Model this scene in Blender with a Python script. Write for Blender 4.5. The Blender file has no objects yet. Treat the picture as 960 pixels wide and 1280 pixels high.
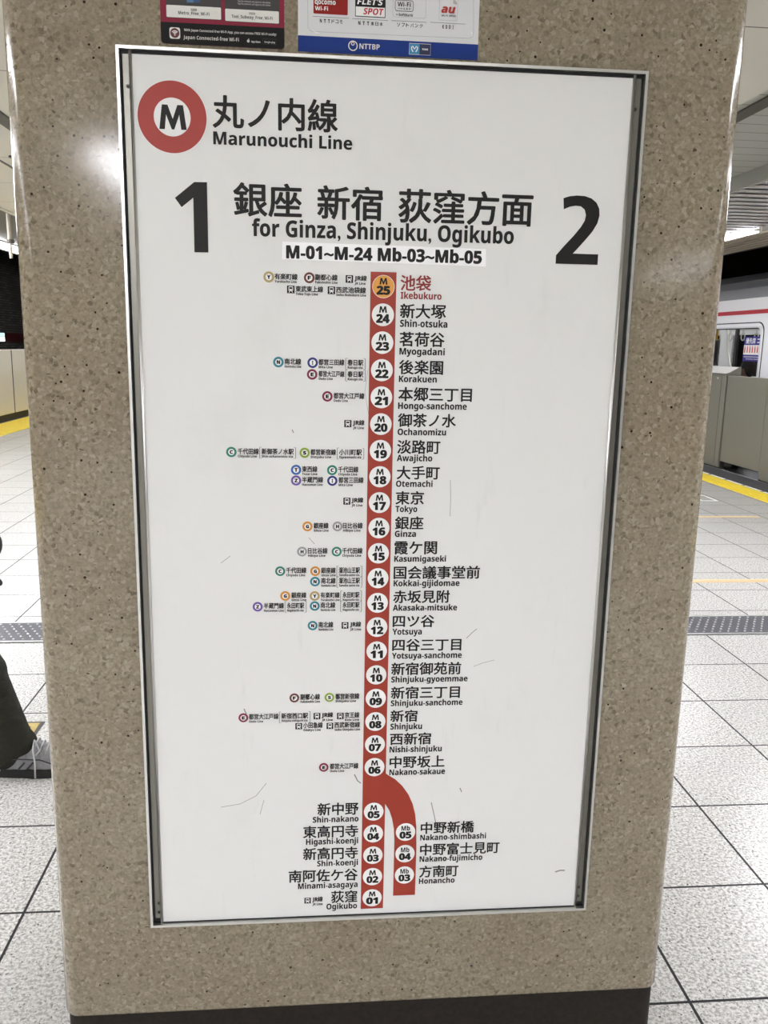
import bpy, bmesh, math, random
from mathutils import Vector, Matrix

random.seed(7)
SC = bpy.context.scene
COL = SC.collection

# ------------------------------------------------------------------ camera, world, exposure
EYE = 1.452
F_PX, PITCH, YAW, ROLL = 1045.552, math.radians(11.3172), math.radians(5.1475), math.radians(1.1276)
_cy, _sy, _cp, _sp = math.cos(YAW), math.sin(YAW), math.cos(PITCH), math.sin(PITCH)
FWD = Vector((_sy * _cp, _cy * _cp, -_sp))
_r0 = Vector((_cy, -_sy, 0)); _u0 = _r0.cross(FWD)
_c, _s = math.cos(ROLL), math.sin(ROLL)
RIGHT, UP = _c * _r0 + _s * _u0, -_s * _r0 + _c * _u0
cam_d = bpy.data.cameras.new('camera'); cam = bpy.data.objects.new('camera', cam_d); COL.objects.link(cam)
cam_d.sensor_fit = 'VERTICAL'; cam_d.sensor_height = 24.0; cam_d.sensor_width = 18.0
cam_d.lens = F_PX * 24.0 / 1280.0
cam_d.clip_start = 0.02; cam_d.clip_end = 200
_m = Matrix((RIGHT, UP, -FWD)).transposed().to_4x4(); _m.translation = Vector((0, 0, EYE))
cam.matrix_world = _m
SC.camera = cam

w = bpy.data.worlds.new('world'); SC.world = w; w.use_nodes = True
w.node_tree.nodes['Background'].inputs[0].default_value = (0.9, 0.95, 1.0, 1)
w.node_tree.nodes['Background'].inputs[1].default_value = 0.05
SC.view_settings.view_transform = 'Standard'
SC.view_settings.look = 'None'
SC.view_settings.gamma = 1.0
SC.view_settings.use_curve_mapping = False
SC.view_settings.exposure = 1.73
LAMP = 7.0          # radiance of the fluorescent diffusers
LAMP_NEAR = 17.0
LAMP_FRONT = (21.0, 8.5)
FILL_BEYOND = 10.5  # radiance of the added fill lights past the pillar
SC.cycles.max_bounces = 8; SC.cycles.diffuse_bounces = 5; SC.cycles.glossy_bounces = 4
SC.cycles.caustics_reflective = False; SC.cycles.caustics_refractive = False
SC.cycles.sample_clamp_indirect = 6.0


def on_y(x, y, Y):
    """where the sight line through a photo pixel meets the upright plane at depth Y"""
    d = RIGHT * ((x - 480) / F_PX) - UP * ((y - 640) / F_PX) + FWD
    d = d * (Y / d.y)
    return d.x, d.z + EYE


# ------------------------------------------------------------------ materials
def lin(c):
    return tuple(((v / 255) / 12.92 if v / 255 <= 0.04045 else ((v / 255 + 0.055) / 1.055) ** 2.4) for v in c) + (1,)


class NT:
    def __init__(s, m):
        s.t = m.node_tree; s.b = s.t.nodes['Principled BSDF']

    def n(s, kind, **kw):
        nd = s.t.nodes.new(kind)
        for k, v in kw.items(): setattr(nd, k, v)
        return nd

    def l(s, a, b):
        s.t.links.new(a, b)

    def setin(s, sock, v):
        if hasattr(v, 'is_output') or isinstance(v, bpy.types.NodeSocket): s.l(v, sock)
        else: sock.default_value = v

    def math(s, op, a, b=0.0, c=0.0, clamp=False):
        nd = s.n('ShaderNodeMath', operation=op, use_clamp=clamp)
        s.setin(nd.inputs[0], a); s.setin(nd.inputs[1], b)
        if op in ('MULTIPLY_ADD', 'SMOOTH_MIN', 'COMPARE', 'WRAP'): s.setin(nd.inputs[2], c)
        return nd.outputs[0]

    def mix(s, f, a, b):
        nd = s.n('ShaderNodeMix', data_type='RGBA')
        s.setin(nd.inputs[0], f); s.setin(nd.inputs[6], a); s.setin(nd.inputs[7], b)
        return nd.outputs[2]

    def pos(s, scale=(1, 1, 1), rot=(0, 0, 0), loc=(0, 0, 0)):
        g = s.n('ShaderNodeNewGeometry'); mp = s.n('ShaderNodeMapping')
        s.l(g.outputs['Position'], mp.inputs[0])
        mp.inputs['Scale'].default_value = scale; mp.inputs['Rotation'].default_value = rot; mp.inputs['Location'].default_value = loc
        return mp.outputs[0]

    def noise(s, v, scale, detail=2.0, rough=.5):
        nd = s.n('ShaderNodeTexNoise'); s.l(v, nd.inputs['Vector'])
        nd.inputs['Scale'].default_value = scale; nd.inputs['Detail'].default_value = detail; nd.inputs['Roughness'].default_value = rough
        return nd.outputs[0], nd.outputs[1]

    def voro(s, v, scale, rand=1.0):
        nd = s.n('ShaderNodeTexVoronoi'); s.l(v, nd.inputs['Vector'])
        nd.inputs['Scale'].default_value = scale; nd.inputs['Randomness'].default_value = rand
        return nd.outputs['Distance'], nd.outputs['Color']

    def sep(s, v):
        nd = s.n('ShaderNodeSeparateXYZ'); s.l(v, nd.inputs[0]); return nd.outputs

    def ramp(s, f, stops, interp='LINEAR'):
        nd = s.n('ShaderNodeValToRGB'); cr = nd.color_ramp; cr.interpolation = interp
        while len(cr.elements) < len(stops): cr.elements.new(.5)
        for e, (p, c) in zip(cr.elements, stops):
            e.position = p; e.color = c if len(c) == 4 else tuple(c) + (1,)
        s.l(f, nd.inputs[0]); return nd.outputs[0]

    def smooth(s, v, a, b):
        nd = s.n('ShaderNodeMapRange', interpolation_type='SMOOTHSTEP'); s.setin(nd.inputs[0], v)
        nd.inputs[1].default_value = a; nd.inputs[2].default_value = b
        return nd.outputs[0]

    def warp(s, v, scale, amt):
        _, c = s.noise(v, scale, 2)
        a = s.n('ShaderNodeVectorMath', operation='SUBTRACT'); s.l(c, a.inputs[0]); a.inputs[1].default_value = (.5, .5, .5)
        b = s.n('ShaderNodeVectorMath', operation='MULTIPLY_ADD'); s.l(a.outputs[0], b.inputs[0])
        b.inputs[1].default_value = (amt, amt, amt); s.l(v, b.inputs[2])
        return b.outputs[0]

    def bump(s, h, strength, dist=.001):
        nd = s.n('ShaderNodeBump'); s.l(h, nd.inputs['Height']); nd.inputs['Strength'].default_value = strength
        nd.inputs['Distance'].default_value = dist; s.l(nd.outputs[0], s.b.inputs['Normal'])


MATS = {}


def mat(name, rgb=(128, 128, 128), rough=.5, metal=0.0, emit=None, spec=.5, mottle=0.0, mscale=8.0):
    if name in MATS: return MATS[name]
    m = bpy.data.materials.new(name); m.use_nodes = True; MATS[name] = m
    t = NT(m); b = t.b
    b.inputs['Roughness'].default_value = rough; b.inputs['Metallic'].default_value = metal
    b.inputs['Specular IOR Level'].default_value = spec
    c = lin(rgb)
    if mottle:
        f, _ = t.noise(t.pos(), mscale, 4, .6)
        f = t.smooth(f, .3, .7)
        t.l(t.mix(f, tuple(v * (1 - mottle) for v in c[:3]) + (1,), tuple(min(1, v * (1 + mottle)) for v in c[:3]) + (1,)), b.inputs['Base Color'])
    else:
        b.inputs['Base Color'].default_value = c
    if emit:
        b.inputs['Emission Color'].default_value = lin(emit[0]); b.inputs['Emission Strength'].default_value = emit[1]
    return m


def mat_terrazzo():
    m = bpy.data.materials.new('terrazzo'); m.use_nodes = True; t = NT(m); b = t.b
    p = t.pos()
    pr = t.pos(scale=(1, 1, 1.0), rot=(0.0, 0.6, 0.0))
    big, _ = t.noise(p, 5, 3)
    fine, _ = t.noise(p, 160, 3, .6)
    base = t.mix(t.smooth(big, .3, .7), lin((142, 129, 110)), lin((153, 143, 122)))
    grit, _ = t.noise(t.pos(scale=(1, 1, 1.4), rot=(0, .5, 0)), 95, 4, .75)
    base = t.mix(t.math('MULTIPLY', t.smooth(fine, .35, .68), .95), base, lin((126, 116, 96)))
    # small angular flakes of many tints
    pw = t.warp(p, 90, .014)
    d, c = t.voro(pw, 150)
    rnd = t.sep(c)
    tint = t.ramp(rnd[0], [(0, lin((150, 139, 119))), (.30, lin((164, 154, 134))), (.46, lin((136, 126, 106))), (.62, lin((116, 104, 84))), (.74, lin((148, 136, 117))), (.88, lin((178, 167, 150))), (.95, lin((82, 71, 51)))], 'CONSTANT')
    msk = t.math('MULTIPLY', t.smooth(t.math('SUBTRACT', .68, d), 0, .1), .48)
    base = t.mix(msk, base, tint)
    base = t.mix(t.math('MULTIPLY', t.smooth(grit, .56, .70), .6), base, lin((100, 90, 72)))
    base = t.mix(t.math('MULTIPLY', t.smooth(grit, .42, .30), .35), base, lin((184, 176, 158)))
    # larger pale chips
    p2 = t.warp(t.pos(scale=(1, 1, 1.5), rot=(0, .7, 0)), 55, .026)
    d, c = t.voro(p2, 58)
    r = t.sep(c)
    keep = t.math('MULTIPLY', t.math('GREATER_THAN', r[1], .76), t.smooth(t.math('SUBTRACT', t.math('MULTIPLY_ADD', r[2], .26, .10), d), 0, .05))
    base = t.mix(t.math('MULTIPLY', keep, .40), base, t.mix(r[0], lin((155, 148, 128)), lin((193, 185, 166))))
    # larger dark brown chips
    p3 = t.warp(t.pos(scale=(1.0, 1, 1.9), rot=(0, -.5, 0), loc=(3.1, 1.7, .4)), 70, .022)
    d, c = t.voro(p3, 72)
    r = t.sep(c)
    keep = t.math('MULTIPLY', t.math('GREATER_THAN', r[1], .74), t.smooth(t.math('SUBTRACT', t.math('MULTIPLY_ADD', r[2], .20, .07), d), 0, .04))
    base = t.mix(t.math('MULTIPLY', keep, .9), base, t.mix(r[0], lin((66, 55, 38)), lin((112, 100, 78))))
    # tiny nearly black pits
    d, c = t.voro(t.pos(loc=(.3, .9, 2.2)), 70)
    r = t.sep(c)
    keep = t.math('MULTIPLY', t.math('GREATER_THAN', r[1], .90), t.smooth(t.math('SUBTRACT', t.math('MULTIPLY_ADD', r[2], .11, .07), d), 0, .03))
    base = t.mix(keep, base, lin((41, 32, 25)))
    t.l(base, b.inputs['Base Color'])
    b.inputs['Roughness'].default_value = .2
    b.inputs['Specular IOR Level'].default_value = .5
    t.l(t.math('MULTIPLY_ADD', fine, .14, .06), b.inputs['Roughness'])
    t.bump(fine, .10, .0006)
    return m


def mat_floor():
    m = bpy.data.materials.new('granite_tiles'); m.use_nodes = True; t = NT(m); b = t.b
    p = t.pos(); x, y, z = t.sep(p)
    fx = t.math('FRACT', t.math('MULTIPLY', t.math('ADD', x, .7320 + 40 * .3985), 1 / .3985))
    fy = t.math('FRACT', t.math('MULTIPLY', t.math('ADD', y, -1.578 + 40 * .4015), 1 / .4015))
    ex = t.math('MINIMUM', fx, t.math('SUBTRACT', 1, fx)); ey = t.math('MINIMUM', fy, t.math('SUBTRACT', 1, fy))
    e = t.math('MINIMUM', ex, ey)
    joint = t.math('LESS_THAN', e, .0092)
    n1, _ = t.noise(p, 120, 3, .65)
    n2, _ = t.noise(t.pos(loc=(2.2, 1.1, 0)), 85, 3, .7)
    n3, _ = t.noise(t.pos(loc=(5.2, 3.1, 0)), 105, 2, .6)
    tc = t.n('ShaderNodeCombineXYZ')
    t.l(t.math('FLOOR', t.math('MULTIPLY', t.math('ADD', x, .7320 + 40 * .3985), 1 / .3985)), tc.inputs[0])
    t.l(t.math('FLOOR', t.math('MULTIPLY', t.math('ADD', y, -1.578 + 40 * .4015), 1 / .4015)), tc.inputs[1])
    wn = t.n('ShaderNodeTexWhiteNoise'); t.l(tc.outputs[0], wn.inputs[0])
    base = t.mix(t.smooth(n1, .36, .62), lin((150, 148, 142)), lin((212, 211, 207)))
    base = t.mix(t.math('MULTIPLY', wn.outputs[0], .25), base, lin((172, 171, 166)))
    base = t.mix(t.math('MULTIPLY', t.smooth(n2, .57, .66), .75), base, lin((112, 108, 100)))
    base = t.mix(t.math('MULTIPLY', t.smooth(n3, .635, .69), .92), base, lin((40, 37, 33)))
    base = t.mix(joint, base, lin((9, 8, 8)))
    t.l(base, b.inputs['Base Color'])
    t.l(t.math('MULTIPLY_ADD', joint, .5, .24), b.inputs['Roughness'])
    b.inputs['Specular IOR Level'].default_value = .45
    return m


def mat_sign_face():
    m = bpy.data.materials.new('sign_white'); m.use_nodes = True; t = NT(m); b = t.b
    p = t.pos()
    n, _ = t.noise(t.pos(scale=(1, 1, .7)), 7, 5, .6)
    n2, _ = t.noise(t.pos(scale=(3, 1, .6), rot=(0, .5, 0)), 9, 5, .7)
    f = t.smooth(n, .55, .8); g = t.smooth(n2, .6, .78)
    c = t.mix(t.math('MULTIPLY', f, .35), lin((229, 229, 226)), lin((214, 214, 209)))
    c = t.mix(t.math('MULTIPLY', g, .3), c, lin((203, 203, 198)))
    t.l(c, b.inputs['Base Color'])
    b.inputs['Roughness'].default_value = .42; b.inputs['Specular IOR Level'].default_value = .35
    return m


def mat_stripes(name, axis, pitch, off, ca, cb, frac, rough, metal=0.0):
    m = bpy.data.materials.new(name); m.use_nodes = True; t = NT(m); b = t.b; MATS[name] = m
    c = t.sep(t.pos())[axis]
    f = t.math('FRACT', t.math('MULTIPLY', t.math('ADD', c, 50 * pitch - off), 1 / pitch))
    t.l(t.mix(t.math('LESS_THAN', f, frac), lin(ca), lin(cb)), b.inputs['Base Color'])
    b.inputs['Roughness'].default_value = rough; b.inputs['Metallic'].default_value = metal
    return m


def mat_brick():
    m = bpy.data.materials.new('dark_brick'); m.use_nodes = True; t = NT(m)
    x, y, z = t.sep(t.pos())
    cb = t.n('ShaderNodeCombineXYZ'); t.l(y, cb.inputs[0]); t.l(z, cb.inputs[1])
    br = t.n('ShaderNodeTexBrick'); t.l(cb.outputs[0], br.inputs[0])
    br.inputs['Color1'].default_value = lin((112, 108, 104)); br.inputs['Color2'].default_value = lin((70, 66, 64))
    br.inputs['Mortar'].default_value = lin((20, 18, 18)); br.inputs['Scale'].default_value = 1
    br.inputs['Brick Width'].default_value = .33; br.inputs['Row Height'].default_value = .068; br.inputs['Mortar Size'].default_value = .011
    t.l(br.outputs[0], t.b.inputs['Base Color']); t.b.inputs['Roughness'].default_value = .45
    return m


TERRAZZO, FLOORM, FACE, BRICK = mat_terrazzo(), mat_floor(), mat_sign_face(), mat_brick()
STEEL = mat('brushed_steel', (214, 213, 209), .32, 1.0)
CHANNEL = mat('dull_steel', (128, 126, 118), .35, 1.0)
INK = mat('sign_ink', (34, 33, 31), .45, spec=.2)
RED = mat('sign_red', (158, 56, 40), .42, spec=.35)
DARKRED = mat('sign_dark_red', (140, 28, 26), .42)
BADGE = mat('badge_red', (166, 54, 44), .42, spec=.35)
WHITE = mat('print_white', (240, 240, 238), .42, spec=.35)
ORANGE = mat('marker_orange', (226, 158, 62), .42)


# ------------------------------------------------------------------ mesh builder
ORG = {}


def tag(o, label=None, cat=None, group=None, kind=None):
    if label: o['label'] = label
    if cat: o['category'] = cat
    if group: o['group'] = group
    if kind: o['kind'] = kind
    return o


def empty(name, loc, label, cat, group=None):
    o = bpy.data.objects.new(name, None); COL.objects.link(o); o.location = loc
    o.empty_display_size = .1; ORG[o] = Vector(loc)
    return tag(o, label, cat, group)


class MB:
    def __init__(s): s.v = []; s.f = []; s.mi = []; s.mats = []; s.cur = 0

    def use(s, m):
        if m not in s.mats: s.mats.append(m)
        s.cur = s.mats.index(m); return s

    def add(s, vs, fs):
        n = len(s.v); s.v += [tuple(v) for v in vs]
        for f in fs: s.f.append(tuple(i + n for i in f)); s.mi.append(s.cur)
        return s

    def box(s, a, b):
        (x0, y0, z0), (x1, y1, z1) = a, b
        x0, x1 = min(x0, x1), max(x0, x1); y0, y1 = min(y0, y1), max(y0, y1); z0, z1 = min(z0, z1), max(z0, z1)
        return s.add([(x0, y0, z0), (x1, y0, z0), (x1, y1, z0), (x0, y1, z0), (x0, y0, z1), (x1, y0, z1), (x1, y1, z1), (x0, y1, z1)],
                     [(0, 3, 2, 1), (4, 5, 6, 7), (0, 1, 5, 4), (1, 2, 6, 5), (2, 3, 7, 6), (3, 0, 4, 7)])

    def bbox(s, a, b, r=.004, seg=2):
        """a box with rounded edges"""
        bm = bmesh.new(); bmesh.ops.create_cube(bm, size=1)
        c = [(a[i] + b[i]) / 2 for i in range(3)]; d = [abs(b[i] - a[i]) for i in range(3)]
        for v in bm.verts: v.co = Vector((v.co.x * d[0] + c[0], v.co.y * d[1] + c[1], v.co.z * d[2] + c[2]))
        bmesh.ops.bevel(bm, geom=list(bm.edges), offset=r, segments=seg, profile=.5, affect='EDGES')
        return s.bm(bm)

    def bm(s, bm):
        bm.verts.index_update()
        s.add([v.co for v in bm.verts], [[v.index for v in f.verts] for f in bm.faces]); bm.free(); return s

    def tube(s, pts, r, seg=10, caps=True):
        """round tube through points; r one radius or one per point"""
        pts = [Vector(p) for p in pts]; rs = r if isinstance(r, (list, tuple)) else [r] * len(pts)
        rings = []; up = None
        for i, p in enumerate(pts):
            d = (pts[min(i + 1, len(pts) - 1)] - pts[max(i - 1, 0)]).normalized()
            if up is None: up = Vector((0, 0, 1)) if abs(d.z) < .9 else Vector((1, 0, 0))
            a = d.cross(up).normalized(); b = a.cross(d).normalized(); up = b
            rings.append([p + (a * math.cos(k * math.tau / seg) + b * math.sin(k * math.tau / seg)) * rs[i] for k in range(seg)])
        vs = [v for q in rings for v in q]; fs = []
        for i in range(len(rings) - 1):
            for k in range(seg):
                k2 = (k + 1) % seg
                fs.append((i * seg + k, i * seg + k2, (i + 1) * seg + k2, (i + 1) * seg + k))
        if caps:
            fs.append(tuple(range(seg))[::-1]); fs.append(tuple((len(rings) - 1) * seg + k for k in range(seg)))
        return s.add(vs, fs)

    def ball(s, c, r, seg=16, rings=10, M=None):
        r = (r, r, r) if not isinstance(r, (list, tuple)) else r
        bm = bmesh.new(); bmesh.ops.create_uvsphere(bm, u_segments=seg, v_segments=rings, radius=1)
        for v in bm.verts:
            q = Vector((v.co.x * r[0], v.co.y * r[1], v.co.z * r[2]))
            v.co = (M @ q if M else q) + Vector(c)
        return s.bm(bm)

    def cap(s, a, b, ra, rb, seg=14):
        """tapered capsule"""
        a, b = Vector(a), Vector(b); d = b - a; L = d.length; d = d / L
        pts = []; rs = []
        for k in range(5):
            t = k / 5 * math.pi / 2; pts.append(a - d * ra * math.cos(t)); rs.append(max(ra * math.sin(t), .001))
        for k in range(5):
            t = k / 4; pts.append(a + d * L * t); rs.append(ra + (rb - ra) * t)
        for k in range(4, -1, -1):
            t = k / 5 * math.pi / 2; pts.append(b + d * rb * math.cos(t)); rs.append(max(rb * math.sin(t), .001))
        return s.tube(pts, rs, seg)

    # flat print on the upright plane y = Y, facing the viewer (-y)
    def poly(s, pts, Y):
        bm = bmesh.new(); vs = [bm.verts.new((x, Y, z)) for x, z in pts]
        bm.faces.new(vs); bm.normal_update(); bmesh.ops.triangulate(bm, faces=list(bm.faces)); bm.normal_update()
        for f in bm.faces:
            if f.normal.y > 0: f.normal_flip()
        return s.bm(bm)

    def disc(s, c, r, Y, seg=40):
        return s.poly([(c[0] + r * math.cos(k * math.tau / seg), c[1] + r * math.sin(k * math.tau / seg)) for k in range(seg)], Y)

    def ring(s, c, r0, r1, Y, seg=48):
        vs = []; fs = []
        for k in range(seg):
            a = k * math.tau / seg
            for r in (r0, r1): vs.append((c[0] + r * math.cos(a), Y, c[1] + r * math.sin(a)))
        for k in range(seg):
            j = (k + 1) % seg; fs.append((2 * k, 2 * j, 2 * j + 1, 2 * k + 1))
        return s.add(vs, fs)

    def rect(s, x0, z0, x1, z1, Y): return s.poly([(x0, z0), (x1, z0), (x1, z1), (x0, z1)], Y)

    def stroke(s, pts, wd, Y):
        """flat line of a given width through points"""
        n = len(pts); L = []; R = []
        for i in range(n):
            a, b = pts[max(i - 1, 0)], pts[min(i + 1, n - 1)]
            dx, dz = b[0] - a[0], b[1] - a[1]; l = math.hypot(dx, dz) or 1; nx, nz = -dz / l, dx / l
            ww = wd[i] if isinstance(wd, (list, tuple)) else wd
            L.append((pts[i][0] + nx * ww / 2, Y, pts[i][1] + nz * ww / 2)); R.append((pts[i][0] - nx * ww / 2, Y, pts[i][1] - nz * ww / 2))
        return s.add(L + R, [(i, i + n, i + n + 1, i + 1) for i in range(n - 1)])

    def rrect(s, x0, z0, x1, z1, r, Y, seg=5): return s.poly(rr(x0, z0, x1, z1, r, seg), Y)

    def text(s, body, box, Y, bold=.0, mode='b', res=3, shear=0.0):
        """box = world (x0, z0, x1, z1): glyph bounds ('b') or baseline to cap height ('c')"""
        vs, fs, (gx0, gx1, gy0, gy1) = glyphs(body, bold, res, shear)
        x0, z0, x1, z1 = box
        sx = (x1 - x0) / (gx1 - gx0)
        if mode == 'b': sz = (z1 - z0) / (gy1 - gy0); oz = z0 - gy0 * sz
        else: sz = (z1 - z0) / glyphs('H', 0)[2][3]; oz = z0
        return s.add([(x0 + (a - gx0) * sx, Y - i * 1e-5, oz + b * sz) for a, b, i in vs], fs)

    def build(s, name, m=None, parent=None, smooth=False, origin=None, label=None, kind=None):
        me = bpy.data.meshes.new(name)
        if origin is None:
            if parent is not None: origin = ORG[parent]
            else:
                lo = [min(v[i] for v in s.v) for i in range(3)]; hi = [max(v[i] for v in s.v) for i in range(3)]
                origin = Vector(((lo[0] + hi[0]) / 2, (lo[1] + hi[1]) / 2, lo[2]))
        origin = Vector(origin)
        me.from_pydata([Vector(v) - origin for v in s.v], [], s.f)
        for q in (s.mats or ([m] if m else [])): me.materials.append(q)
        if s.mats: me.polygons.foreach_set('material_index', s.mi)
        if smooth: me.polygons.foreach_set('use_smooth', [True] * len(me.polygons))
        me.update()
        o = bpy.data.objects.new(name, me); COL.objects.link(o)
        if parent is not None: o.parent = parent; o.location = origin - ORG[parent]
        else: o.location = origin
        ORG[o] = origin
        return tag(o, label, kind=kind)


def rr(x0, z0, x1, z1, r, seg=5):
    out = []
    for cx, cz, a0 in ((x1 - r, z0 + r, -90), (x1 - r, z1 - r, 0), (x0 + r, z1 - r, 90), (x0 + r, z0 + r, 180)):
        for k in range(seg + 1):
            a = math.radians(a0 + 90 * k / seg); out.append((cx + r * math.cos(a), cz + r * math.sin(a)))
    return out


_G = {}


def bold_sans(t):
    """latin letters and digits as their bold sans-serif code points"""
    o = ''
    for ch in t:
        if 'A' <= ch <= 'Z': o += chr(0x1D5D4 + ord(ch) - 65)
        elif 'a' <= ch <= 'z': o += chr(0x1D5EE + ord(ch) - 97)
        elif '0' <= ch <= '9': o += chr(0x1D7EC + ord(ch) - 48)
        else: o += ch
    return o


def glyphs(body, bold=0.0, res=3, shear=0.0):
    """flat glyph mesh; heavier weights lay slightly shifted copies over one another"""
    k = (body, bold, res, shear)
    if k in _G: return _G[k]
    c = bpy.data.curves.new('t', 'FONT'); c.body = bold_sans(body); c.size = 1; c.resolution_u = res; c.shear = shear
    c.fill_mode = 'FRONT'
    o = bpy.data.objects.new('t', c); COL.objects.link(o)
    dg = bpy.context.evaluated_depsgraph_get(); dg.update()
    me = bpy.data.meshes.new_from_object(o.evaluated_get(dg))
    v0 = [(v.co.x, v.co.y) for v in me.vertices]
    f0 = []
    for p in me.polygons:
        f = list(p.vertices)
        f0.append(tuple(f if p.normal.z > 0 else f[::-1]))
    bpy.data.objects.remove(o); bpy.data.curves.remove(c); bpy.data.meshes.remove(me)
    vs, fs = [], []
    sh = [(0, 0)] if bold <= 0 else [(bold * u, bold * v) for u, v in ((1, 0), (-1, 0), (0, .8), (0, -.8), (.7, .6), (-.7, .6), (.7, -.6), (-.7, -.6))]
    for i, (dx, dy) in enumerate(sh):
        n = len(vs); vs += [(x + dx, y + dy, i) for x, y in v0]; fs += [tuple(q + n for q in f) for f in f0]
    b = (min(v[0] for v in vs), max(v[0] for v in vs), min(v[1] for v in vs), max(v[1] for v in vs))
    vs = [(x, y, i) for x, y, *r in vs for i in (r or [0])]
    _G[k] = (vs, fs, b); return _G[k]


def structure(o): o['kind'] = 'structure'; return o


# ------------------------------------------------------------------ setting: floor, ceilings, walls
YB, YF = -9.0, 42.0
SLATE = mat('slate_strip', (62, 62, 64), .6, mottle=.3, mscale=60)
b = MB(); b.box((-5.36, YB, -.12), (5.15, YF, 0)); structure(b.build('floor', FLOORM))
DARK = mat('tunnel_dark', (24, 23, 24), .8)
b = MB(); b.box((-5.36, YB, -1.2), (-5.2, YF, -.121)); b.box((5.0, YB, -1.2), (5.15, YF, -.121)); structure(b.build('trim_1', mat('platform_edge', (70, 68, 66), .8)))
b = MB(); b.box((-9.2, YB, -1.3), (9.8, YF, -1.2)); structure(b.build('floor', mat('track_bed', (46, 43, 40), .9, mottle=.3, mscale=20)))
b = MB(); b.box((-8.75, YB, -1.2), (-8.6, YF, 4.2)); structure(b.build('wall_left', BRICK))
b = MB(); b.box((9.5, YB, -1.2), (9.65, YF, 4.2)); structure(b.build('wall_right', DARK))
b = MB(); b.box((-9.2, YF, -1.3), (9.8, YF + .15, 4.3)); structure(b.build('wall_back', mat('far_wall', (150, 147, 140), .7)))
b = MB(); b.box((-9.2, YB - .15, -1.3), (9.8, YB, 4.3)); structure(b.build('wall_front', mat('near_wall', (150, 147, 140), .7)))
b = MB(); b.box((-8.6, YB, 1.315), (-8.585, YF, 1.572)); structure(b.build('trim_2', mat('maroon_band', (72, 24, 24), .4)))
# tunnel roofs over the tracks
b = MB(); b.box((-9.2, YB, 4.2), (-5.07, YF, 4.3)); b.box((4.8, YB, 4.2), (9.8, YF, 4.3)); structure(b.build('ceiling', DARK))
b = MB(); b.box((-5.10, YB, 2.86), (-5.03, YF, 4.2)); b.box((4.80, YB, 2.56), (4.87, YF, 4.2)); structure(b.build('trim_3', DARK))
# platform ceiling: pale panels in the middle, ribbed strips to the right, higher bay to the left
CEIL = mat_stripes('ceiling_panels', 1, .98, 4.29, (196, 193, 182), (60, 58, 52), .009, .5)
b = MB(); b.box((-2.914, YB, 2.65), (2.12, YF, 2.75)); structure(b.build('ceiling', CEIL))
STRIP = mat_stripes('ceiling_strips', 1, .17, 4.45, (172, 173, 168), (96, 96, 92), .07, .3, .3)
b = MB(); b.box((2.12, YB, 2.65), (2.95, YF, 2.75)); structure(b.build('ceiling', STRIP))
b = MB(); b.box((2.95, YB, 2.55), (2.97, YF, 2.75)); structure(b.build('trim_4', mat('soffit_side', (150, 151, 146), .5)))
LOUVRE = mat('louvre_aluminium', (206, 207, 204), .25, .6)
b = MB(); b.box((2.97, YB, 2.62), (4.22, YF, 2.7))
y = YB
while y < 26:
    b.add([(2.97, y, 2.552), (4.05, y, 2.552), (4.05, y + .10, 2.550), (2.97, y + .10, 2.550), (2.97, y + .13, 2.60), (4.05, y + .13, 2.60)],
          [(0, 3, 2, 1), (3, 4, 5, 2)])
    y += .16
b.box((4.05, YB, 2.56), (4.22, YF, 2.62)); structure(b.build('ceiling', LOUVRE))
b = MB(); b.box((4.22, YB, 2.57), (4.80, YF, 2.66))
for k in range(6): b.box((4.23 + k * .095, YB, 2.55), (4.295 + k * .095, YF, 2.57))
structure(b.build('ceiling', mat('slat_brown', (132, 122, 104), .5)))
b = MB(); b.box((-5.07, YB, 2.85), (-2.914, YF, 2.95)); structure(b.build('ceiling', mat('left_bay', (92, 90, 84), .6)))
b = MB(); b.box((-2.95, YB, 2.64), (-2.905, YF, 2.85)); structure(b.build('trim_5', mat('bay_edge', (205, 203, 196), .4)))
RAIL = mat('dark_rail', (58, 54, 46), .5)
b = MB(); b.box((-1.76, YB, 2.64), (-1.67, YF, 2.65)); structure(b.build('trim_6', RAIL))
b = MB(); b.box((2.165, YB, 2.64), (2.25, YF, 2.65)); structure(b.build('trim_7', RAIL))
b = MB(); b.box((-2.15, YB, 2.645), (-2.132, YF, 2.65)); structure(b.build('trim_8', RAIL))
b = MB(); b.tube([(-2.0, 6.2, 2.64), (-2.0, 6.2, 2.65)], .03, 20)
tag(b.build('sprinkler', mat('sprinkler_dark', (50, 48, 44), .5)), 'small dark round sprinkler fitting flush in the pale ceiling at the left', 'sprinkler')

# floor markings and strips
b = MB(); b.use(mat('joint_steel', (66, 67, 72), .55)); b.box((-5.3, 4.005, 0), (5.1, 4.275, .004))
b.use(mat('joint_edge', (205, 205, 203), .3, .7)); b.box((-5.3, 4.275, 0), (5.1, 4.29, .005)); b.box((-5.3, 3.99, 0), (5.1, 4.005, .005))
strip = b.build('floor_joint_strip')
tag(strip, 'grey studded metal expansion strip running across the platform floor', 'floor strip')
st = MB()
x = -3.2; i = 0
while x < 3.4:
    for j in range(7):
        st.ball((x + (.0225 if j % 2 else 0), 4.03 + j * .037, .004), (.0065, .0065, .004), 6, 4)
    x += .045
tag(st.build('stud', mat('stud_white', (226, 226, 226), .25, .6), strip), kind='stuff')

YELL = mat('tactile_yellow', (238, 212, 58), .45, mottle=.06, mscale=12)


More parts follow.
